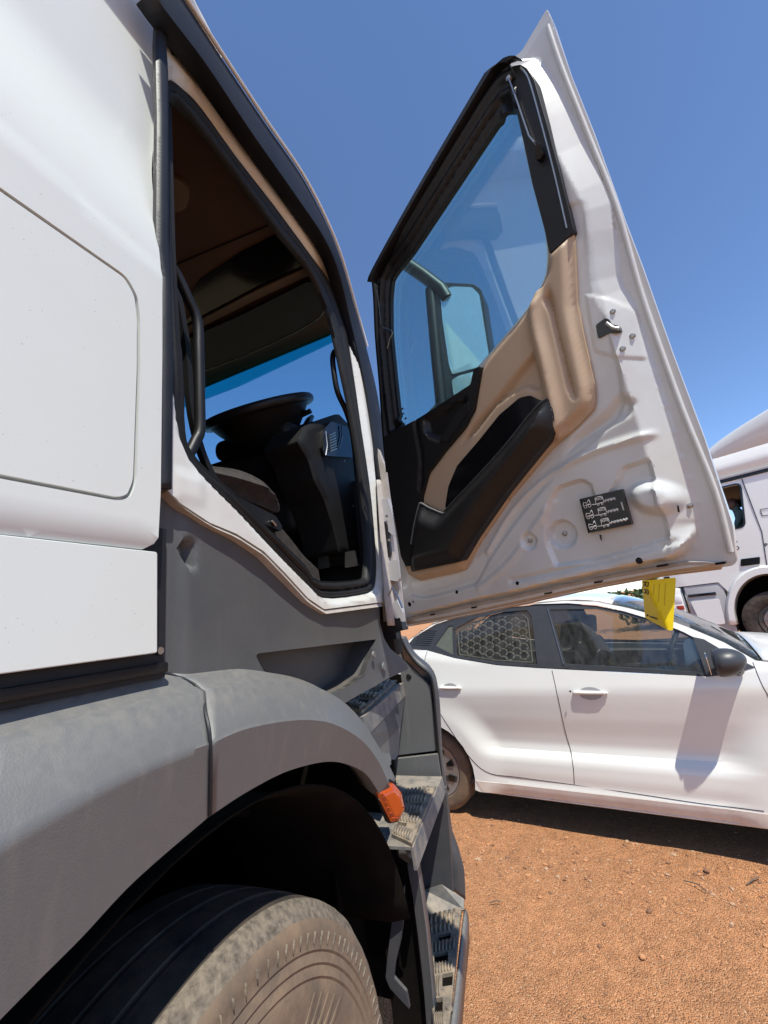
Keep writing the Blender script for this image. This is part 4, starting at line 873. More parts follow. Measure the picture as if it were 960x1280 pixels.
blk_px = [(481, 546.6), (500, 536.5), (528.5, 521), (590, 481), (594, 462), (602, 458), (594, 511), (583, 533), (558, 562), (537, 590), (529, 620), (527, 640), (522, 705), (509, 708), (503, 695), (490, 620), (482.5, 561)]
bk = rc(dq(blk_px, .035), .005, 3)
hcup = rc(dq([(530, 524), (545, 515), (586, 495), (583, 512), (566, 535), (552, 552), (540, 548), (532, 540)], .035), .008)
def h_bk(S, Tt): return -.018*sm(sdist(S, Tt, hcup)/.010)+.006*sm((dline(S, Tt, dq([(520, 524), (528, 570), (527, 610)], .035))-.004)/.004)
relief('black_lining', bk, D, BLACK, DR, h_bk, (), .008, .035, off=.036, angle=50)
relief('inner_handle', rc(dq([(550, 553), (562, 551), (587, 515), (586, 503), (578, 508), (556, 540)], .04), .005), D, BLACK, DR, None, (), None, .012, off=.045, bevel=.003)
tube('handle_edge', [D.P(*D.q(x, y, .04), .038) for x, y in spline([(529, 524), (531, 540), (538, 549), (548, 551)], 4)], .0015, METAL, DR, 6)
relief('pocket_cavity', rc(dq([(556, 633), (560, 608), (571, 582), (596, 553), (624, 518), (649, 497), (662, 494), (672, 499), (684, 503), (640, 566), (575, 632), (560, 640)], .035), .006), D, GLOSSB, DR, None, (), None, .006, off=.0335)
pk_px = [(684, 497), (690, 506), (693, 522), (692, 541), (670, 568), (631, 617), (592, 674), (576, 702), (514, 715), (512.6, 688), (518, 655), (523, 631.6), (527, 629), (537, 635), (553, 641), (571, 621), (624, 564), (667, 512)]
pk = rc(dq(pk_px, .045), .006, 3)
def h_pk(S, Tt):
    sdv = sdist(S, Tt, pk); return .036*sm(sdv/.045)
relief('door_pocket', pk, D, BLACK, DR, h_pk, (), .009, .03, off=.045, angle=50)
pe = [D.P(*D.q(x, y, .045), .045) for x, y in spline([(514, 712), (513, 688), (518, 655), (523, 634), (526, 629), (537, 635), (553, 641.5), (556, 640)], 4)]
tube('pocket_rim', pe[5:], .0032, GREY, DR, 8)
tube('pocket_rim', [D.P(*D.q(x, y, .045), .045) for x, y in spline([(553, 641), (571, 622), (624, 565), (667, 512), (684, 498)], 4)], .002, CHAR, DR, 6)
# pictogram plate
lab = dq([(724, 624), (777, 611.5), (789.5, 655.5), (735, 666.5)], .008)
relief('instruction_plate', lab, D, GLOSSB, DR, None, (), None, .012, off=.0075)
LA = [np.array(p) for p in lab]
def lm(u, v): return tuple((LA[0]*(1-u)+LA[1]*u)*(1-v)+(LA[3]*(1-u)+LA[2]*u)*v)
ic = []
def circ(cu, cv, r, n=8): return [((cu+r*math.cos(2*math.pi*k/n), cv+r*1.2*math.sin(2*math.pi*k/n)), (cu+r*math.cos(2*math.pi*(k+1)/n), cv+r*1.2*math.sin(2*math.pi*(k+1)/n))) for k in range(n)]
def path(*p): return [(p[i], p[i+1]) for i in range(len(p)-1)]
for k in range(3):
    y = .06+.315*k
    ic += circ(.10, y+.19, .035)+circ(.20, y+.19, .035)+path((.05, y+.16), (.08, y+.06), (.16, y+.10), (.22, y+.0), (.24, y+.14), (.05, y+.16))+path((.24, y+.17), (.38, y+.19))
    ic += path((.36, y+.18), (.38, y), (.54, y), (.55, y+.18), (.36, y+.18))+path((.40, y+.08), (.41, y+.03), (.45, y+.03), (.45, y+.08), (.40, y+.08))+path((.48, y+.08), (.48, y+.03), (.52, y+.03), (.52, y+.08), (.48, y+.08))+circ(.41, y+.21, .022)+circ(.50, y+.21, .022)
    w_ = .95 if k == 2 else .80
    for j in range(12 if k < 2 else 18):
        a = .56+(w_-.56)*j/(12 if k < 2 else 18); ic += path((a, y+.13+.03*math.sin(j*2.1)), (a+.02, y+.17+.02*math.cos(j*1.7)), (a+.03, y+.12))
for j in range(8): ic += path((.90, .35+.03*j), (.935, .36+.03*j))
strokes('pictogram', D, [(lm(*a), lm(*b_)) for a, b_ in ic], .0009, .0075, .0008, INKW, DR)
relief('clip', dq([(750, 668), (752, 668.5), (752.5, 676), (751, 673)]), D, GLOSSB, DR, None, (), None, .004, off=.004)
strokes('clip', D, [tuple(dq([(848, 631), (849.5, 640)]))], .003, .004, .002, GLOSSB, DR)

# ------------------------------------------------------------------ yellow card hanging under the door
YC = thing('card_tag', 'yellow printed card with a punched slot hanging below the open truck door', 'tag')
CF = D.shift(-.035)
cp = CF.qs([(801, 726), (845, 722), (847.5, 783), (803, 775)])
_a = np.array(cp[0])*.9+np.array(cp[1])*.1; _b = np.array(cp[2])*.85+np.array(cp[3])*.15; _d = _n(_b-_a)
cardh = lambda S, Tt: .36*(cp[0][1]-Tt)-1.0*np.maximum(0, (S-_a[0])*_d[1]-(Tt-_a[1])*_d[0])
cd_ = relief('card', rc(cp, .004, 3), CF, YEL, YC, cardh, (), .006, .0012)
A0, A1, A2_, A3 = [np.array(p) for p in cp]
def cm(u, v): return tuple((A0*(1-u)+A1*u)*(1-v)+(A3*(1-u)+A2_*u)*v)
def cst(name, lines, w_, m):
    V = []; Fc = []
    for a, b_ in lines:
        for i in range(3):
            p = np.array(a)*(1-i/3)+np.array(b_)*i/3; r = np.array(a)*(1-(i+1)/3)+np.array(b_)*(i+1)/3
            q4 = strip_poly(p, r, w_); k = len(V)
            for x, y in q4: V.append(CF.P(x, y, float(cardh(np.array([x]), np.array([y]))[0])+.0008))
            Fc.append((k, k+1, k+2, k+3))
    o = mesh(name, V, Fc, m, YC, None); md = o.modifiers.new('thickness', 'SOLIDIFY'); md.thickness = .0006
def rot(u, v, cu, cv, s_): return cm(cu+v*s_*.9, cv+u*s_*.8)
rl = []
for k, ch in enumerate('RR'):
    for a, b_ in FONT[ch]: rl.append((rot(a[0], a[1], .05, .04+.19*k, .2), rot(b_[0], b_[1], .05, .04+.19*k, .2)))
cst('lettering', rl, .0020, INK)
tl = []
for k, (cu, n) in enumerate(((.40, 5), (.55, 8), (.72, 9))):
    for j in range(n): tl.append((cm(cu, .10+.05*j), cm(cu+.02, .13+.05*j)))
cst('small_print', tl, .0012, mat('faded_ink', (.50, .33, .02), .6))
tube('slot', [CF.P(*cm(.28, .84), .012), CF.P(*cm(.80, .90), .018)], .0016, CHAR, YC, 6)
disc('punch_hole', CF, *cm(.20, .83), .009, .0022, .001, INK, YC)
# ------------------------------------------------------------------ white car
P0 = np.array([-.857, 3.396, 0]); CF_ = Fr(P0, (.978, -.208, 0)); WID = 1.66
CAR = thing('white_car', 'white sedan parked across behind the open door, rear window caged with hexagonal mesh', 'car')
def beltz(S): return np.interp(S, [-1.1, -.45, -.05, .45, 1.0, 1.65, 2.9], [1.09, 1.15, 1.10, 1.055, 1.02, .985, .9])
PZ = [.0, .17, .19, .225, .27, .30, .315, .36, .43, .455, .49, .53, .60, .70, .80, .86, .90, .95, 1.0, 1.3]; PO = [-.06, -.05, -.03, -.012, -.004, -.012, -.008, -.004, -.006, -.016, -.042, -.050, -.040, -.020, -.006, .0, -.002, -.012, -.022, -.08]
def h_car(S, Tt):
    bz = beltz(S); zz = np.where(Tt > bz, bz, Tt)
    base = np.interp(zz, PZ, PO)
    # wheel flares
    for c in (-.37, 2.08):
        d = np.hypot(S-c, Tt-.30); f = sm((.62-d)/.22); base = base*(1-f)+(.004)*f
    # lower scallop fades out towards the rear of the rear door
    base = base-.45*np.maximum(0, Tt-bz)
    base = base-.25*np.maximum(0, S-2.3)**2-.25*np.maximum(0, -.65-S)**2
    return base
def cq(pts): return [CF_.qh(x, y, h_car) for x, y in pts]
A_t = cq([(705, 751), (745, 752), (785, 760), (825, 771), (860, 784), (905, 803), (945, 826)])
roof_side = [(-.52, 1.30), (-.30, 1.405), (-.05, 1.455), (.25, 1.485)]+[tuple(p) for p in A_t]
top_line = [(-1.03, .98), (-.90, 1.10), (-.68, 1.16)]+roof_side+[(1.95, 1.0), (2.3, .93), (2.62, .84), (2.80, .70)]
arc = lambda c, r, a0, a1, n: [(c+r*math.cos(a), .30+r*math.sin(a)) for a in np.linspace(a0, a1, n)]
body = top_line+[(2.86, .5), (2.84, .25), (2.60, .20)]+arc(2.08, .345, -.28, math.pi+.28, 18)+[(1.70, .195), (0.0, .195)]+arc(-.37, .345, -.28, math.pi+.28, 18)+[(-.75, .22), (-.98, .26), (-1.06, .45), (-1.06, .8)]
dlo_px = [(505, 812), (518, 796), (545, 780), (580, 768.5), (625, 759.5), (670, 755), (710, 754), (745, 756.5), (780, 764), (820, 776), (855, 790), (885, 806), (908, 822), (884, 846), (720, 838), (670, 835.5), (620, 832), (567, 823), (532, 813)]
dlo = cq(dlo_px)
crl = [(s, .47) for s in np.linspace(-.1, 1.75, 8)]
relief('body_side', body[::-1], CF_, CARW, CAR, h_car, [dlo], .022, .02, feats=[[(-.05, z) for z in ()] or [(-.02, .49), (1.72, .49)], [(-.02, .455), (1.72, .455)]], angle=22)
# shut lines as real grooves: thin dark strips let into the panel gaps
def gap(pts, w_=.0022):
    ln = resamp(spline(cq(pts), 4), 30); h = h_car(ln[:, 0], ln[:, 1]); tube('panel_gap', [CF_.P(x, y, hh+.0002) for (x, y), hh in zip(ln, h)], w_, GLOSSB, CAR, 5)
gap([(690, 838), (697, 870), (708, 920), (716, 955), (718, 981)]); gap([(534, 814), (530, 830)])
gap([(551, 893), (565, 915), (585, 944), (610, 966), (650, 972), (718, 981)]); gap([(718, 981), (800, 993), (880, 1005), (955, 1014)])
gap([(941, 828), (952, 855), (965, 880), (985, 940), (990, 1000)])
def ridge_c(pts):
    pass
# charcoal pillar trims
def sub(name, px, m, off=-.006, th=.012, r=.004, parent=CAR, holes=()):
    P = rc(cq(px), r, 3); return relief(name, P, CF_, m, parent, h_car, [rc(cq(h), r, 3) for h in holes], .03, th, off=off)
fg = [(687, 762), (745, 761.5), (780, 768.5), (820, 780), (850, 791), (868, 800), (880, 841), (706, 830)]
rg = [(567, 787), (590, 774), (625, 765.5), (658, 762.5), (664, 770), (671, 831), (620, 828), (570, 820)]
qg = [(543, 807), (560, 783), (565, 781.5), (566, 819)]
sub('window_surround', [(506, 811), (518, 797), (545, 781), (580, 769.5), (625, 760.5), (670, 756), (710, 755), (745, 757.5), (780, 765), (820, 777), (855, 791), (885, 807), (906, 822), (884, 845), (720, 837), (670, 834.5), (620, 831), (567, 822), (532, 812)], CHAR, -.010, .02, holes=[fg, rg, qg])
def grow(px, d): c = np.mean(px, 0); return [tuple(np.array(p)+(np.array(p)-c)/np.linalg.norm(np.array(p)-c)*d) for p in px]
sub('front_window', grow(fg, 2), GCAR, -.018, .004); sub('rear_window', grow(rg, 2), GDARK, -.020, .004); sub('quarter_window', grow(qg, 1), mat('dusty_quarter_glass', (.10, .11, .09), .3, dirt=(.16, .16, .12), amt=.6, scale=30), -.018, .004)
fg3 = [CF_.P(x, y, -.012+float(h_car(np.array([x]), np.array([y]))[0])) for x, y in cq([(683, 761), (702, 833)])]
tube('window_channel', [CF_.P(x, y, -.006+float(h_car(np.array([x]), np.array([y]))[0])) for x, y in cq([(684, 760), (704, 831)])], .004, METAL, CAR, 6)
for k in range(8): 
    y0 = 788+2.6*k; pp = cq([(521-1.2*k+4, y0), (545-1.2*k, y0+1)]); tube('louvre_line', [CF_.P(x, y, -.009+float(h_car(np.array([x]), np.array([y]))[0])) for x, y in pp], .0022, GLOSSB, CAR, 5)
# hexagonal mesh guard behind the rear window
GRD = rc(cq([(570, 790), (590, 778), (625, 770.5), (652, 768.5), (658, 774), (664, 829), (620, 826.5), (572, 819)]), .01)
HEXM = mat('mesh_grey', (.5, .45, .40), .5)
V = []; Fc = []; hx = .036; seen = set()
g0 = np.array(GRD).mean(0)
for i in range(-14, 15):
    for j in range(-9, 10):
        cx_, cy_ = g0[0]+i*1.5*hx, g0[1]+(j+(i % 2)*.5)*hx*math.sqrt(3)*.86
        for k in range(6):
            a = np.array([cx_+hx*math.cos(k*math.pi/3), cy_+hx*.86*math.sin(k*math.pi/3)]); b_ = np.array([cx_+hx*math.cos((k+1)*math.pi/3), cy_+hx*.86*math.sin((k+1)*math.pi/3)])
            key = tuple(np.round((a+b_)/2, 3))
            if key in seen: continue
            seen.add(key); mdp = (a+b_)/2
            if not (inside(np.array([a[0], b_[0]]), np.array([a[1], b_[1]]), GRD)).all(): continue
            q4 = strip_poly(a, b_, .011); n0 = len(V)
            for o in (-.035, -.040):
                for x, y in q4: V.append(CF_.P(x, y, o+float(h_car(np.array([x]), np.array([y]))[0])))
            Fc += [(n0, n0+1, n0+2, n0+3)]+[(n0+t_, n0+4+t_, n0+4+(t_+1) % 4, n0+(t_+1) % 4) for t_ in range(4)]
MG = mesh('mesh_guard', V, Fc, HEXM, CAR, None)
gl_ = densify(GRD, .03); tube('guard_frame', [CF_.P(x, y, -.038+float(h_car(np.array([x]), np.array([y]))[0])) for x, y in gl_], .005, HEXM, CAR, 6, True)
# handles
def handle(cx_, cy_, w_):
    u, v = CF_.qh(cx_, cy_, h_car); h0 = float(h_car(np.array([u]), np.array([v]))[0])
    bowl = [(u+w_*.34*math.cos(a), v-.004+.040*math.sin(a)) for a in np.linspace(0, 2*math.pi, 20)[:-1]]
    relief('handle_bowl', bowl, CF_, mat('bowl_shade_grey', (.38, .37, .36), .35), CAR, None, (), None, .004, off=h0+.0025)  # flat disc; the hollow's shade is put into its grey
    bar = rc([(u-w_*.5, v+.010), (u-w_*.35, v+.017), (u+w_*.4, v+.010), (u+w_*.5, v-.002), (u+w_*.38, v-.008), (u-w_*.38, v-.006), (u-w_*.5, v+.0)], .006)
    relief('door_handle', bar, CF_, CARW, CAR, lambda S, Tt: .010*sm(sdist(S, Tt, bar)/.010), (), .006, .02, off=h0+.016)
handle(738, 866, .215); handle(563, 860, .2)
u, v = CF_.qh(714, 863, h_car); disc('lock', CF_, u, v, .03, .007, .003, CHAR, CAR)
# centre section: roof, glass, bonnet, boot between the two sides
def cross(pt, n=9, crown=.03):
    s_, z = pt; o = float(h_car(np.array([s_]), np.array([z]))[0]); out = []
    for k in range(n):
        f = k/(n-1); out.append(CF_.P(s_, z+crown*math.sin(math.pi*f)**.8, o-(WID+2*o)*f))
    return out
def span(name, pts, m, crown=.03, th=.01):
    r = resamp(spline(pts, 3), 20); return loft(name, [cross(tuple(p), crown=crown) for p in r], m, CAR, thick=th, flip=False)
tl_ = roof_side
span('roof', [(-.30, 1.408), (-.05, 1.458), (.25, 1.487), tuple(np.array(A_t[0])), tuple(np.array(A_t[1])), tuple(np.array(A_t[2])*.5+np.array(A_t[1])*.5)], CARW, .035)
span('windscreen', [tuple(np.array(A_t[2])*.5+np.array(A_t[1])*.5), A_t[2], A_t[3], A_t[4], A_t[5], (A_t[6][0]+.02, A_t[6][1])], GCAR, .05, .004)
span('bonnet', [(A_t[6][0]+.03, A_t[6][1]-.005), (2.0, 1.0), (2.3, .935), (2.62, .845), (2.80, .70)], CARW, .05)
span('rear_glass', [(-.68, 1.16), (-.52, 1.30), (-.30, 1.405)], GDARK, .03, .004)
span('boot_lid', [(-1.05, .85), (-1.03, .98), (-.90, 1.10), (-.68, 1.16)], CARW, .02)
span('front_bumper', [(2.80, .70), (2.86, .5), (2.84, .25)], CARW, .0); span('rear_bumper', [(-1.06, .3), (-1.06, .5), (-1.05, .85)], CARW, .0)
# far side: the same sheet mirrored
far = Fr(CF_.P(0, 0, -WID), CF_.a); far.n = -far.n
def far_relief(name, outer, m, holes=(), step=.06, off=0, th=.02):
    f2 = Fr(CF_.P(0, 0, -WID), CF_.a); return relief(name, outer, f2, m, CAR, lambda S, Tt: -h_car(S, Tt), holes, step, th, off=off)
far_relief('body_side', body[::-1], CARW, [dlo]); far_relief('window_surround', rc(cq([(506, 811), (545, 781), (625, 760.5), (710, 755), (780, 765), (855, 791), (906, 822), (884, 845), (720, 837), (620, 831), (532, 812)]), .01), CHAR, [rc(cq(fg), .01), rc(cq(rg), .01)], .06, .005, .01)
far_relief('rear_window', rc(cq(grow(rg, 2)), .01), glass('dark_rear_glass', (.10, .11, .10), .06), (), .06, .02, .004)
relief('cabin_floor', [(-.6, -WID+.05), (2.0, -WID+.05), (2.0, -.05), (-.6, -.05)], Fr(CF_.P(0, 0, 0)+np.array([0, 0, .22]), CF_.a, CF_.n), CHAR, CAR, None, (), None, .04)
# inner door cards
relief('door_card', [(-.45, .3), (1.75, .3), (1.75, .93), (.5, .98), (-.45, 1.02)], CF_, CHAR, CAR, None, (), None, .03, off=-.10)
relief('door_card', [(-.45, .3), (1.75, .3), (1.75, .9), (.5, .96), (-.45, 1.0)], CF_, CHAR, CAR, None, (), None, .03, off=-WID+.10)
# seats, dashboard, wheel
def carseat(s0, o0):
    S_ = bpy.data.objects.new('car_seat', None); COL.objects.link(S_); S_.parent = CAR
    A = rc([(s0, .45), (s0+.50, .5), (s0+.5, .62), (s0+.05, .60), (s0-.12, 1.12), (s0-.24, 1.10), (s0-.14, .45)], .05)
    f = CF_.shift(o0); relief('seat_shell', A, f, SEATM, S_, None, (), None, .46, bevel=.03)
    B = rc([(s0-.13, 1.14), (s0-.10, 1.30), (s0-.20, 1.32), (s0-.25, 1.14)], .03); relief('headrest', B, f.shift(-.12), SEATM, S_, None, (), None, .24, bevel=.025)
carseat(.95, -.20); carseat(.95, -.98); carseat(.08, -.16); carseat(.08, -.60); carseat(.08, -1.04) 
relief('car_dashboard', rc([(1.45, .98), (1.55, 1.04), (1.95, 1.0), (1.95, .5), (1.6, .5)], .04), CF_.shift(-.14), CHAR, CAR, None, (), None, 1.36, bevel=.03)
cw = CF_.P(1.38, 1.03, -.42); ax_ = Vector(CF_.a)*(-.85)+Vector((0, 0, .5)); ax_.normalize(); ux = Vector(CF_.n); uy = ax_.cross(ux)
tube('car_steering_wheel', [Vector(cw)+(ux*math.cos(a)+uy*math.sin(a))*.18 for a in np.linspace(0, 2*math.pi, 33)[:-1]], .014, CHAR, CAR, 8, True)
tube('steering_spoke', [Vector(cw)-ux*.17, Vector(cw)-ax_*.03, Vector(cw)+ux*.17], .016, CHAR, CAR, 8)
tube('steering_spoke', [Vector(cw)-ax_*.03, Vector(cw)-uy*.17], .02, YEL, CAR, 8)
relief('paper_sheet', [(1.05, -.5), (1.32, -.5), (1.32, -.85), (1.05, -.85)], Fr(CF_.P(0, 0, 0)+np.array([0, 0, 1.0]), CF_.a, (CF_.n+np.array([0, 0, .5]))), mat('buff_paper', (.60, .50, .30), .8), CAR, None, (), None, .002)
# mirror
mo = Fr(CF_.P(0, 0, 0), CF_.a)
mb = cq([(872, 803), (906, 812), (942, 832), (915, 842), (885, 846)])
relief('mirror_base', rc(cq([(866, 796), (880, 799), (912, 818), (944, 834), (915, 842), (884, 846)]), .006), CF_, CHAR, CAR, h_car, (), .03, .02, off=.004)
mc = CF_.P(*CF_.q(902, 829, .14), .10); bm = bmesh.new(); bmesh.ops.create_uvsphere(bm, u_segments=24, v_segments=16, radius=1)
for v_ in bm.verts:
    x, y, z = v_.co; y2 = y*.105; x2 = x*(.115 if x > 0 else .075); z2 = z*.072*(1+.15*y)
    if x < -.35: x2 = -.35*.075+(x+.35)*.02
    p = CF_.a*x2+CF_.n*(y2)+np.array([0, 0, z2+.1*x2]); v_.co = Vector(mc+p)
me = bpy.data.meshes.new('mirror_housing'); bm.to_mesh(me); bm.free(); link('mirror_housing', me, CHAR, CAR, 50)
tube('mirror_arm', [mc+CF_.a*.05-CF_.n*.04-np.array([0, 0, .03]), CF_.P(CF_.qh(922, 838, h_car)[0], CF_.qh(922, 838, h_car)[1], -.01)], [.045, .03], CHAR, CAR, 10)
relief('mirror_glass', rc([(-.09, -.055), (.08, -.055), (.08, .055), (-.09, .06)], .02), Fr(mc-CF_.a*.062, CF_.n), CHROME, CAR, None, (), None, .003)
# wheels
def carwheel(s0, o0, side):
    Wt = bpy.data.objects.new('wheel', None); COL.objects.link(Wt); Wt.parent = CAR
    f = Fr(CF_.P(s0, .297, o0), CF_.a) if side > 0 else Fr(CF_.P(s0, .297, o0), -CF_.a)
    lathe('tyre', f, 0, 0, [(-.17, .2), (-.175, .26), (-.16, .292), (-.14, .298), (-.05, .298), (-.03, .294), (-.012, .275), (-.004, .24), (-.008, .20), (-.02, .19)], TYRES if side > 0 else TYRE, Wt, 48)
    lathe('wheel_cover', f, 0, 0, [(-.02, .192), (-.012, .188), (-.016, .17), (-.022, .12), (-.010, .05), (-.008, .0)], RIM, Wt, 40)
    for k in range(8):
        a = 2*math.pi*(k+.5)/8; c, s_ = math.cos(a), math.sin(a); t2 = np.array([-s_, c]); r2 = np.array([c, s_])
        relief('cover_slot', [tuple(r2*.10-t2*.012), tuple(r2*.155-t2*.024), tuple(r2*.155+t2*.024), tuple(r2*.10+t2*.012)], f, GLOSSB, Wt, None, (), None, .01, off=-.010)
    lathe('wheel_drum', f, 0, 0, [(-.05, .19), (-.06, .0)], VOIDM, Wt, 24)
carwheel(-.37, -.035, 1); carwheel(2.08, -.035, 1); carwheel(-.37, -WID+.035, -1); carwheel(2.08, -WID+.035, -1)
for s0 in (-.37, 2.08):
    rows = [[CF_.P(s0+.34*math.cos(a), .30+.34*math.sin(a), o) for a in np.linspace(-.2, math.pi+.2, 20)] for o in (-.02, -.4)]
    loft('arch_liner', rows, VOIDM, CAR, thick=.004)
relief('sill_cover', [(.02, .198), (1.68, .198), (1.70, .268), (-.02, .268)], CF_, CARLOW, CAR, h_car, (), .03, .006, off=.003)
tube('sill_lip', [CF_.P(s_, .192, -.03) for s_ in (-.02, .5, 1.0, 1.7)], .009, CARLOW, CAR, 8)
relief('underbody', [(-.9, -WID+.1), (2.7, -WID+.1), (2.7, -.1), (-.9, -.1)], Fr(CF_.P(0, 0, 0)+np.array([0, 0, .19]), CF_.a, CF_.n), VOIDM, CAR, None, (), None, .02)

# ------------------------------------------------------------------ truck parked in the background
BT = thing('parked_truck', 'white truck cab parked beyond the car, driver sitting at its open side window', 'truck')
BF = Fr((3.8, 9.3, 0), (.929, -.371, 0))
def bq(pts, off=0): return BF.qs(pts, off)
sideh = [(848, 622), (893, 601), (960, 587)]
p1 = bq([(893, 603), (960, 587)]); zr = p1[0][1]+.02
ex = bq([(929, 655)])[0][0]
win = rc([(-1.65, 2.36), (ex, 2.36), (bq([(925, 607)])[0][0], 3.14), (-1.45, 3.14)], .08)
def arcE(c, z, a, b, a0, a1, n): return [(c+a*math.cos(t_), z+b*math.sin(t_)) for t_ in np.linspace(a0, a1, n)]
wc = (-.48, .64)
cabo = [(-2.0, zr), (2.2, zr), (2.2, 1.42)]+arcE(wc[0], wc[1], .64, .88, .9, math.pi-.6, 16)+[(-1.15, 1.42), (-2.06, 1.42), (-2.06, 1.9)]
relief('cab_side', rc(cabo, .02, 2)[::-1], BF, CARW, BT, lambda S, Tt: -.25*np.maximum(0, -1.7-S)-.004*sm((Tt-2.2)/.4), [win], .12, .04)
tu = [(-1.35, zr+.10), (-1.1, zr+.35), (-.6, zr+.62), (0, zr+.78), (2.2, zr+.8), (2.2, zr+.06), (-1.42, zr+.05)]
fr_px = bq([(862, 575), (885, 560), (915, 541), (960, 521)])
rows = []
prof2 = resamp(spline([(-2.05, zr), (-2.0, zr+.22), (-1.5, zr+.46), (-.6, zr+.62), (2.2, zr+.66)], 4), 30)
low2 = np.stack([prof2[:, 0], np.full(30, zr+.03)], 1)
loft('cab_roof', [[BF.P(x, z, .0) for x, z in low2], [BF.P(x, z*.45+zr*.55, .0) for x, z in prof2], [BF.P(x, z-.1, -.10) for x, z in prof2], [BF.P(x, z, -.3) for x, z in prof2], [BF.P(x, z+.05, -1.25) for x, z in prof2], [BF.P(x, z, -2.2) for x, z in prof2], [BF.P(x, zr, -2.5) for x, z in prof2]], CARW, BT, thick=.01, flip=False)
fair = resamp(spline([(-.95, zr+.50), (-.5, zr+.78), (0.1, zr+1.02), (.8, zr+1.22), (2.2, zr+1.4)], 4), 24)
loft('roof_fairing', [[BF.P(x, zr+.4, -.06) for x, z in fair], [BF.P(x, z-.05, -.12) for x, z in fair], [BF.P(x, z, -.2) for x, z in fair], [BF.P(x, z+.03, -1.25) for x, z in fair], [BF.P(x, z, -2.3) for x, z in fair], [BF.P(x, zr+.4, -2.4) for x, z in fair]], WHITE, BT, thick=.01)
fbox('drip_rail', BF, -1.95, 2.2, zr-.07, zr-.01, -.02, .02, GLOSSB, BT); fbox('rain_strip', BF, -1.96, 2.2, zr-.01, zr+.03, -.02, .035, PANELGREY, BT)
g = bq([(927, 598), (955, 703)])
tube('door_gap', [BF.P(g[0][0], zr-.08, .003), BF.P(g[0][0]+.01, 2.2, .003), BF.P(g[1][0], 1.45, .003)], .007, GLOSSB, BT, 6)
relief('window_frame', inset(win, -.03), BF, GLOSSB, BT, None, [win], None, .03, off=.006)
relief('far_cab_side', [(-2.05, 1.3), (2.2, 1.3), (2.2, zr), (-2.05, zr)], BF.shift(-2.45), CARW, BT, None, [rc([(-1.3, 2.25), (-.2, 2.25), (-.2, 3.1), (-1.3, 3.1)], .08)], None, .03)
relief('far_side_lining', [(-2.0, 1.6), (2.1, 1.6), (2.1, zr), (-2.0, zr)], BF.shift(-2.38), CABDK, BT, None, [rc([(-1.3, 2.3), (-.3, 2.3), (-.3, 3.0), (-1.3, 3.0)], .08)], None, .02)
relief('cab_front', [(.05, .6), (2.45, .6), (2.45, zr), (.05, zr)], Fr(BF.P(-2.05, 0, 0), -BF.n), CARW, BT, None, [rc([(.15, 2.2), (2.35, 2.2), (2.3, zr-.15), (.2, zr-.15)], .1)], None, .04)
relief('cab_interior_back', [(.05, 1.3), (2.4, 1.3), (2.4, zr), (.05, zr)], Fr(BF.P(.35, 0, 0), -BF.n), CABDK, BT, None, (), None, .03)
relief('cab_ceiling', [(-2.0, -2.4), (2.1, -2.4), (2.1, -.05), (-2.0, -.05)], Fr(BF.P(0, zr-.15, 0), BF.a, BF.n), CABDK, BT, None, (), None, .03)
relief('cab_floor', [(-2.0, -2.4), (2.1, -2.4), (2.1, -.05), (-2.0, -.05)], Fr(BF.P(0, 1.6, 0), BF.a, BF.n), CABDK, BT, None, (), None, .05)
fbox('dashboard', BF, -2.0, -1.5, 1.6, 2.25, -2.35, -.08, CABDK, BT, .05)
fbox('lamp', BF, -.93, -.83, 3.0, 3.1, -.35, -.25, PANELGREY, BT)
hb2 = bq([(926, 699), (950, 696), (950, 705), (926, 708)]); relief('door_handle', rc(hb2, .02), BF, GLOSSB, BT, None, (), None, .03, off=.02)
# arch, wheel, step box
al = 0.0; be = math.pi
loft('wheel_arch', [[BF.P(x, z, o_) for x, z in arcE(wc[0], wc[1], a_, b_, al, be, 30)] for a_, b_, o_ in ((.72, .98, 0), (.68, .94, .05), (.60, .83, .05), (.57, .79, -.2))], CARW, BT, thick=.01)
loft('arch_liner', [[BF.P(x, z, o_) for x, z in arcE(wc[0], wc[1], a_, b_, -.3, math.pi+.3, 20)] for a_, b_, o_ in ((.60, .82, 0), (.60, .82, -.6), (.05, .05, -.6))], VOIDM, BT)
def bwheel(s_, z, off):
    W2 = bpy.data.objects.new('wheel', None); COL.objects.link(W2); W2.parent = BT; f = Fr(BF.P(s_, z, off), BF.a)
    lathe('tyre', f, 0, 0, [(-.28, .3), (-.29, .46), (-.27, .52), (-.02, .52), (.0, .50), (.01, .42), (.0, .32), (-.02, .29)], TYRE, W2, 48)
    lathe('rim', f, 0, 0, [(-.02, .295), (.0, .285), (-.03, .27), (-.10, .22), (-.10, .17), (.02, .13), (.04, .10), (.04, 0)], METAL, W2, 40)
    for k in range(10): a = 2*math.pi*k/10; disc('wheel_nut', f, .19*math.cos(a), .19*math.sin(a), -.1, .02, .05, METAL, W2, 8)
bwheel(wc[0], wc[1], -.03)
sbx = bq([(858, 728), (918, 712), (912, 780), (870, 785)])
fbox('step_box', BF, -1.72, -1.10, .50, 1.41, -.4, -.01, PANELGREY, BT, .02)
fbox('step_slot', BF, -1.68, -1.24, 1.20, 1.25, -.02, .006, GLOSSB, BT)
relief('step_panel', rc([(-1.60, .66), (-1.24, .66), (-1.22, 1.12), (-1.67, 1.12)], .04), BF, CARW, BT, None, (), None, .02, off=.012, bevel=.006)
fbox('bumper_corner', BF, -2.15, -1.76, .45, 1.41, -.5, .0, CARW, BT, .05)
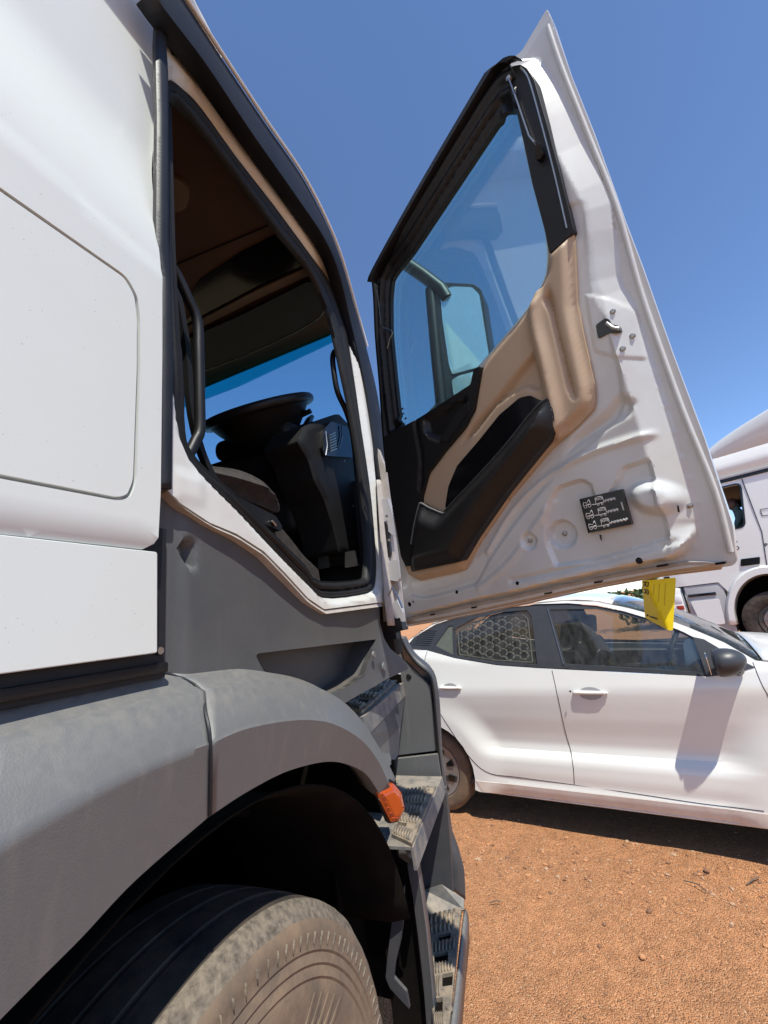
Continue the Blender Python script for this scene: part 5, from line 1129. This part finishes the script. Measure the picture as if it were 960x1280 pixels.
fbox('reflector', BF, -1.92, -1.80, .98, 1.06, -.01, .008, REDP, BT); fbox('marker', BF, -1.93, -1.80, 1.12, 1.26, -.01, .008, INKW, BT)
fbox('bumper_gap', BF, -1.755, -1.725, .45, 1.41, -.01, .004, GLOSSB, BT)
fbox('chassis', BF, -1.2, 6.0, .75, 1.05, -1.9, -.5, VOIDM, BT, .02); fbox('fuel_tank', BF, 2.4, 3.6, .55, 1.2, -.7, -.1, METAL, BT, .12)
bwheel(4.6, .64, -.03)
# small door lettering, only partly in view
lt_ = []
def word(txt, u, v, s_):
    for ch in txt:
        for a, b_ in FONT[ch]: lt_.append(((u+a[0]*s_, v+a[1]*s_), (u+b_[0]*s_, v+b_[1]*s_)))
        u += s_*.9
u0, v0 = bq([(921, 687)])[0]; word('D', u0, v0, .06); u1, v1 = bq([(917, 671)])[0]; word('-', u1, v1, .07); word('--', u0-.02, v0+.12, .05)
u2, v2 = bq([(953, 645)])[0]; lt_ += path((u2, v2), (u2+.35, v2-.02), (u2+.35, v2+.10), (u2, v2+.12), (u2, v2)); word('P', bq([(957, 683)])[0][0], bq([(957, 683)])[0][1], .05)
lt_ += path(*[(u2+.04+.06*k, v2-.25+.09*(k % 2)) for k in range(6)]); 
strokes('door_lettering', BF, lt_, .012, .002, .002, INK, BT)['kind'] = 'stuff'

# driver in that truck
PR = bpy.data.meshes.new('person'); 
_h = BF.q(918, 630, -.45); base = BF.P(_h[0]+.06, _h[1]-.72, -.45); A3_ = BF.a
J = {'hip': base, 'belly': base+np.array([0, 0, .2]), 'chest': base+np.array([0, 0, .42])-A3_*.02, 'neck': base+np.array([0, 0, .58])-A3_*.05, 'head': base+np.array([0, 0, .68])-A3_*.08, 'crown': base+np.array([0, 0, .80])-A3_*.06,
     'shL': base+np.array([0, 0, .50])+BF.n*.19, 'elL': base+np.array([0, 0, .26])+BF.n*.26-A3_*.14, 'haL': base+np.array([0, 0, .30])+BF.n*.2-A3_*.42,
     'shR': base+np.array([0, 0, .50])-BF.n*.19, 'elR': base+np.array([0, 0, .26])-BF.n*.24-A3_*.14, 'haR': base+np.array([0, 0, .32])-BF.n*.15-A3_*.42,
     'knL': base-A3_*.45+BF.n*.1, 'ftL': base-A3_*.5+BF.n*.1-np.array([0, 0, .38]), 'knR': base-A3_*.45-BF.n*.1, 'ftR': base-A3_*.5-BF.n*.1-np.array([0, 0, .38])}
R_ = dict(hip=.15, belly=.14, chest=.15, neck=.055, head=.095, crown=.07, shL=.07, elL=.045, haL=.035, shR=.07, elR=.045, haR=.035, knL=.08, ftL=.05, knR=.08, ftR=.05)
K = list(J); ED = [('hip', 'belly'), ('belly', 'chest'), ('chest', 'neck'), ('neck', 'head'), ('head', 'crown'), ('chest', 'shL'), ('shL', 'elL'), ('elL', 'haL'), ('chest', 'shR'), ('shR', 'elR'), ('elR', 'haR'), ('hip', 'knL'), ('knL', 'ftL'), ('hip', 'knR'), ('knR', 'ftR')]
PR.from_pydata([tuple(J[k]) for k in K], [(K.index(a), K.index(b_)) for a, b_ in ED], [])
po = link('person', PR, SHIRT, None, None); md = po.modifiers.new('skin', 'SKIN')
for i, k in enumerate(K): PR.skin_vertices[0].data[i].radius = (R_[k], R_[k])
PR.skin_vertices[0].data[0].use_root = True; md2 = po.modifiers.new('sub', 'SUBSURF'); md2.levels = 2; md2.render_levels = 2; md.use_smooth_shade = True
tag(po, 'driver in a green shirt sitting behind the side window of the background truck', 'person')
bm = bmesh.new(); bmesh.ops.create_uvsphere(bm, u_segments=16, v_segments=12, radius=.1); bmesh.ops.scale(bm, vec=(.95, .95, 1.2), verts=bm.verts); bmesh.ops.translate(bm, vec=Vector(J['head']+np.array([0, 0, .04])-A3_*.01), verts=bm.verts)
me = bpy.data.meshes.new('head'); bm.to_mesh(me); bm.free(); link('head', me, SKINM, po, None)

# ------------------------------------------------------------------ far bushes and palm
def foliage(cx_, cy_, cz, rx, ry, rz, n, s_, seed):
    r = np.random.default_rng(seed); V = []; Fc = []
    for i in range(n):
        d = _n(r.normal(size=3)); rad = r.random()**.4; p = np.array([cx_, cy_, cz])+d*rad*np.array([rx, ry, rz])*(1+.25*math.sin(d[0]*5+seed)+.2*math.sin(d[2]*7))
        a = _n(r.normal(size=3)); b_ = _n(np.cross(a, r.normal(size=3))); k = len(V)
        V += [p-a*s_, p+b_*s_*.45, p+a*s_, p-b_*s_*.45]; Fc.append((k, k+1, k+2, k+3))
    return V, Fc
def bush(x, y, r, hgt, label, seed, group='bushes beyond the parked vehicles'):
    B = thing('bush', label, 'bush', group)
    V, Fc = foliage(x, y, gz(x, y)+hgt*.5, r, r, hgt*.55, 2600, .12, seed); mesh('foliage', V, Fc, LEAF, B, None)
    for k in range(5):
        a = k*1.3; tube('stem', [(x+.1*math.cos(a), y+.1*math.sin(a), gz(x, y)-.05), (x+.4*r*math.cos(a), y+.4*r*math.sin(a), gz(x, y)+hgt*.7)], [.04, .012], BARK, B, 6)
bush(3.2, 17, 1.6, 1.75, 'green bush glimpsed between the car roof and the background truck', 1)
bush(6.0, 26, 2.2, 1.9, 'green bush hidden mostly behind the background truck', 2)
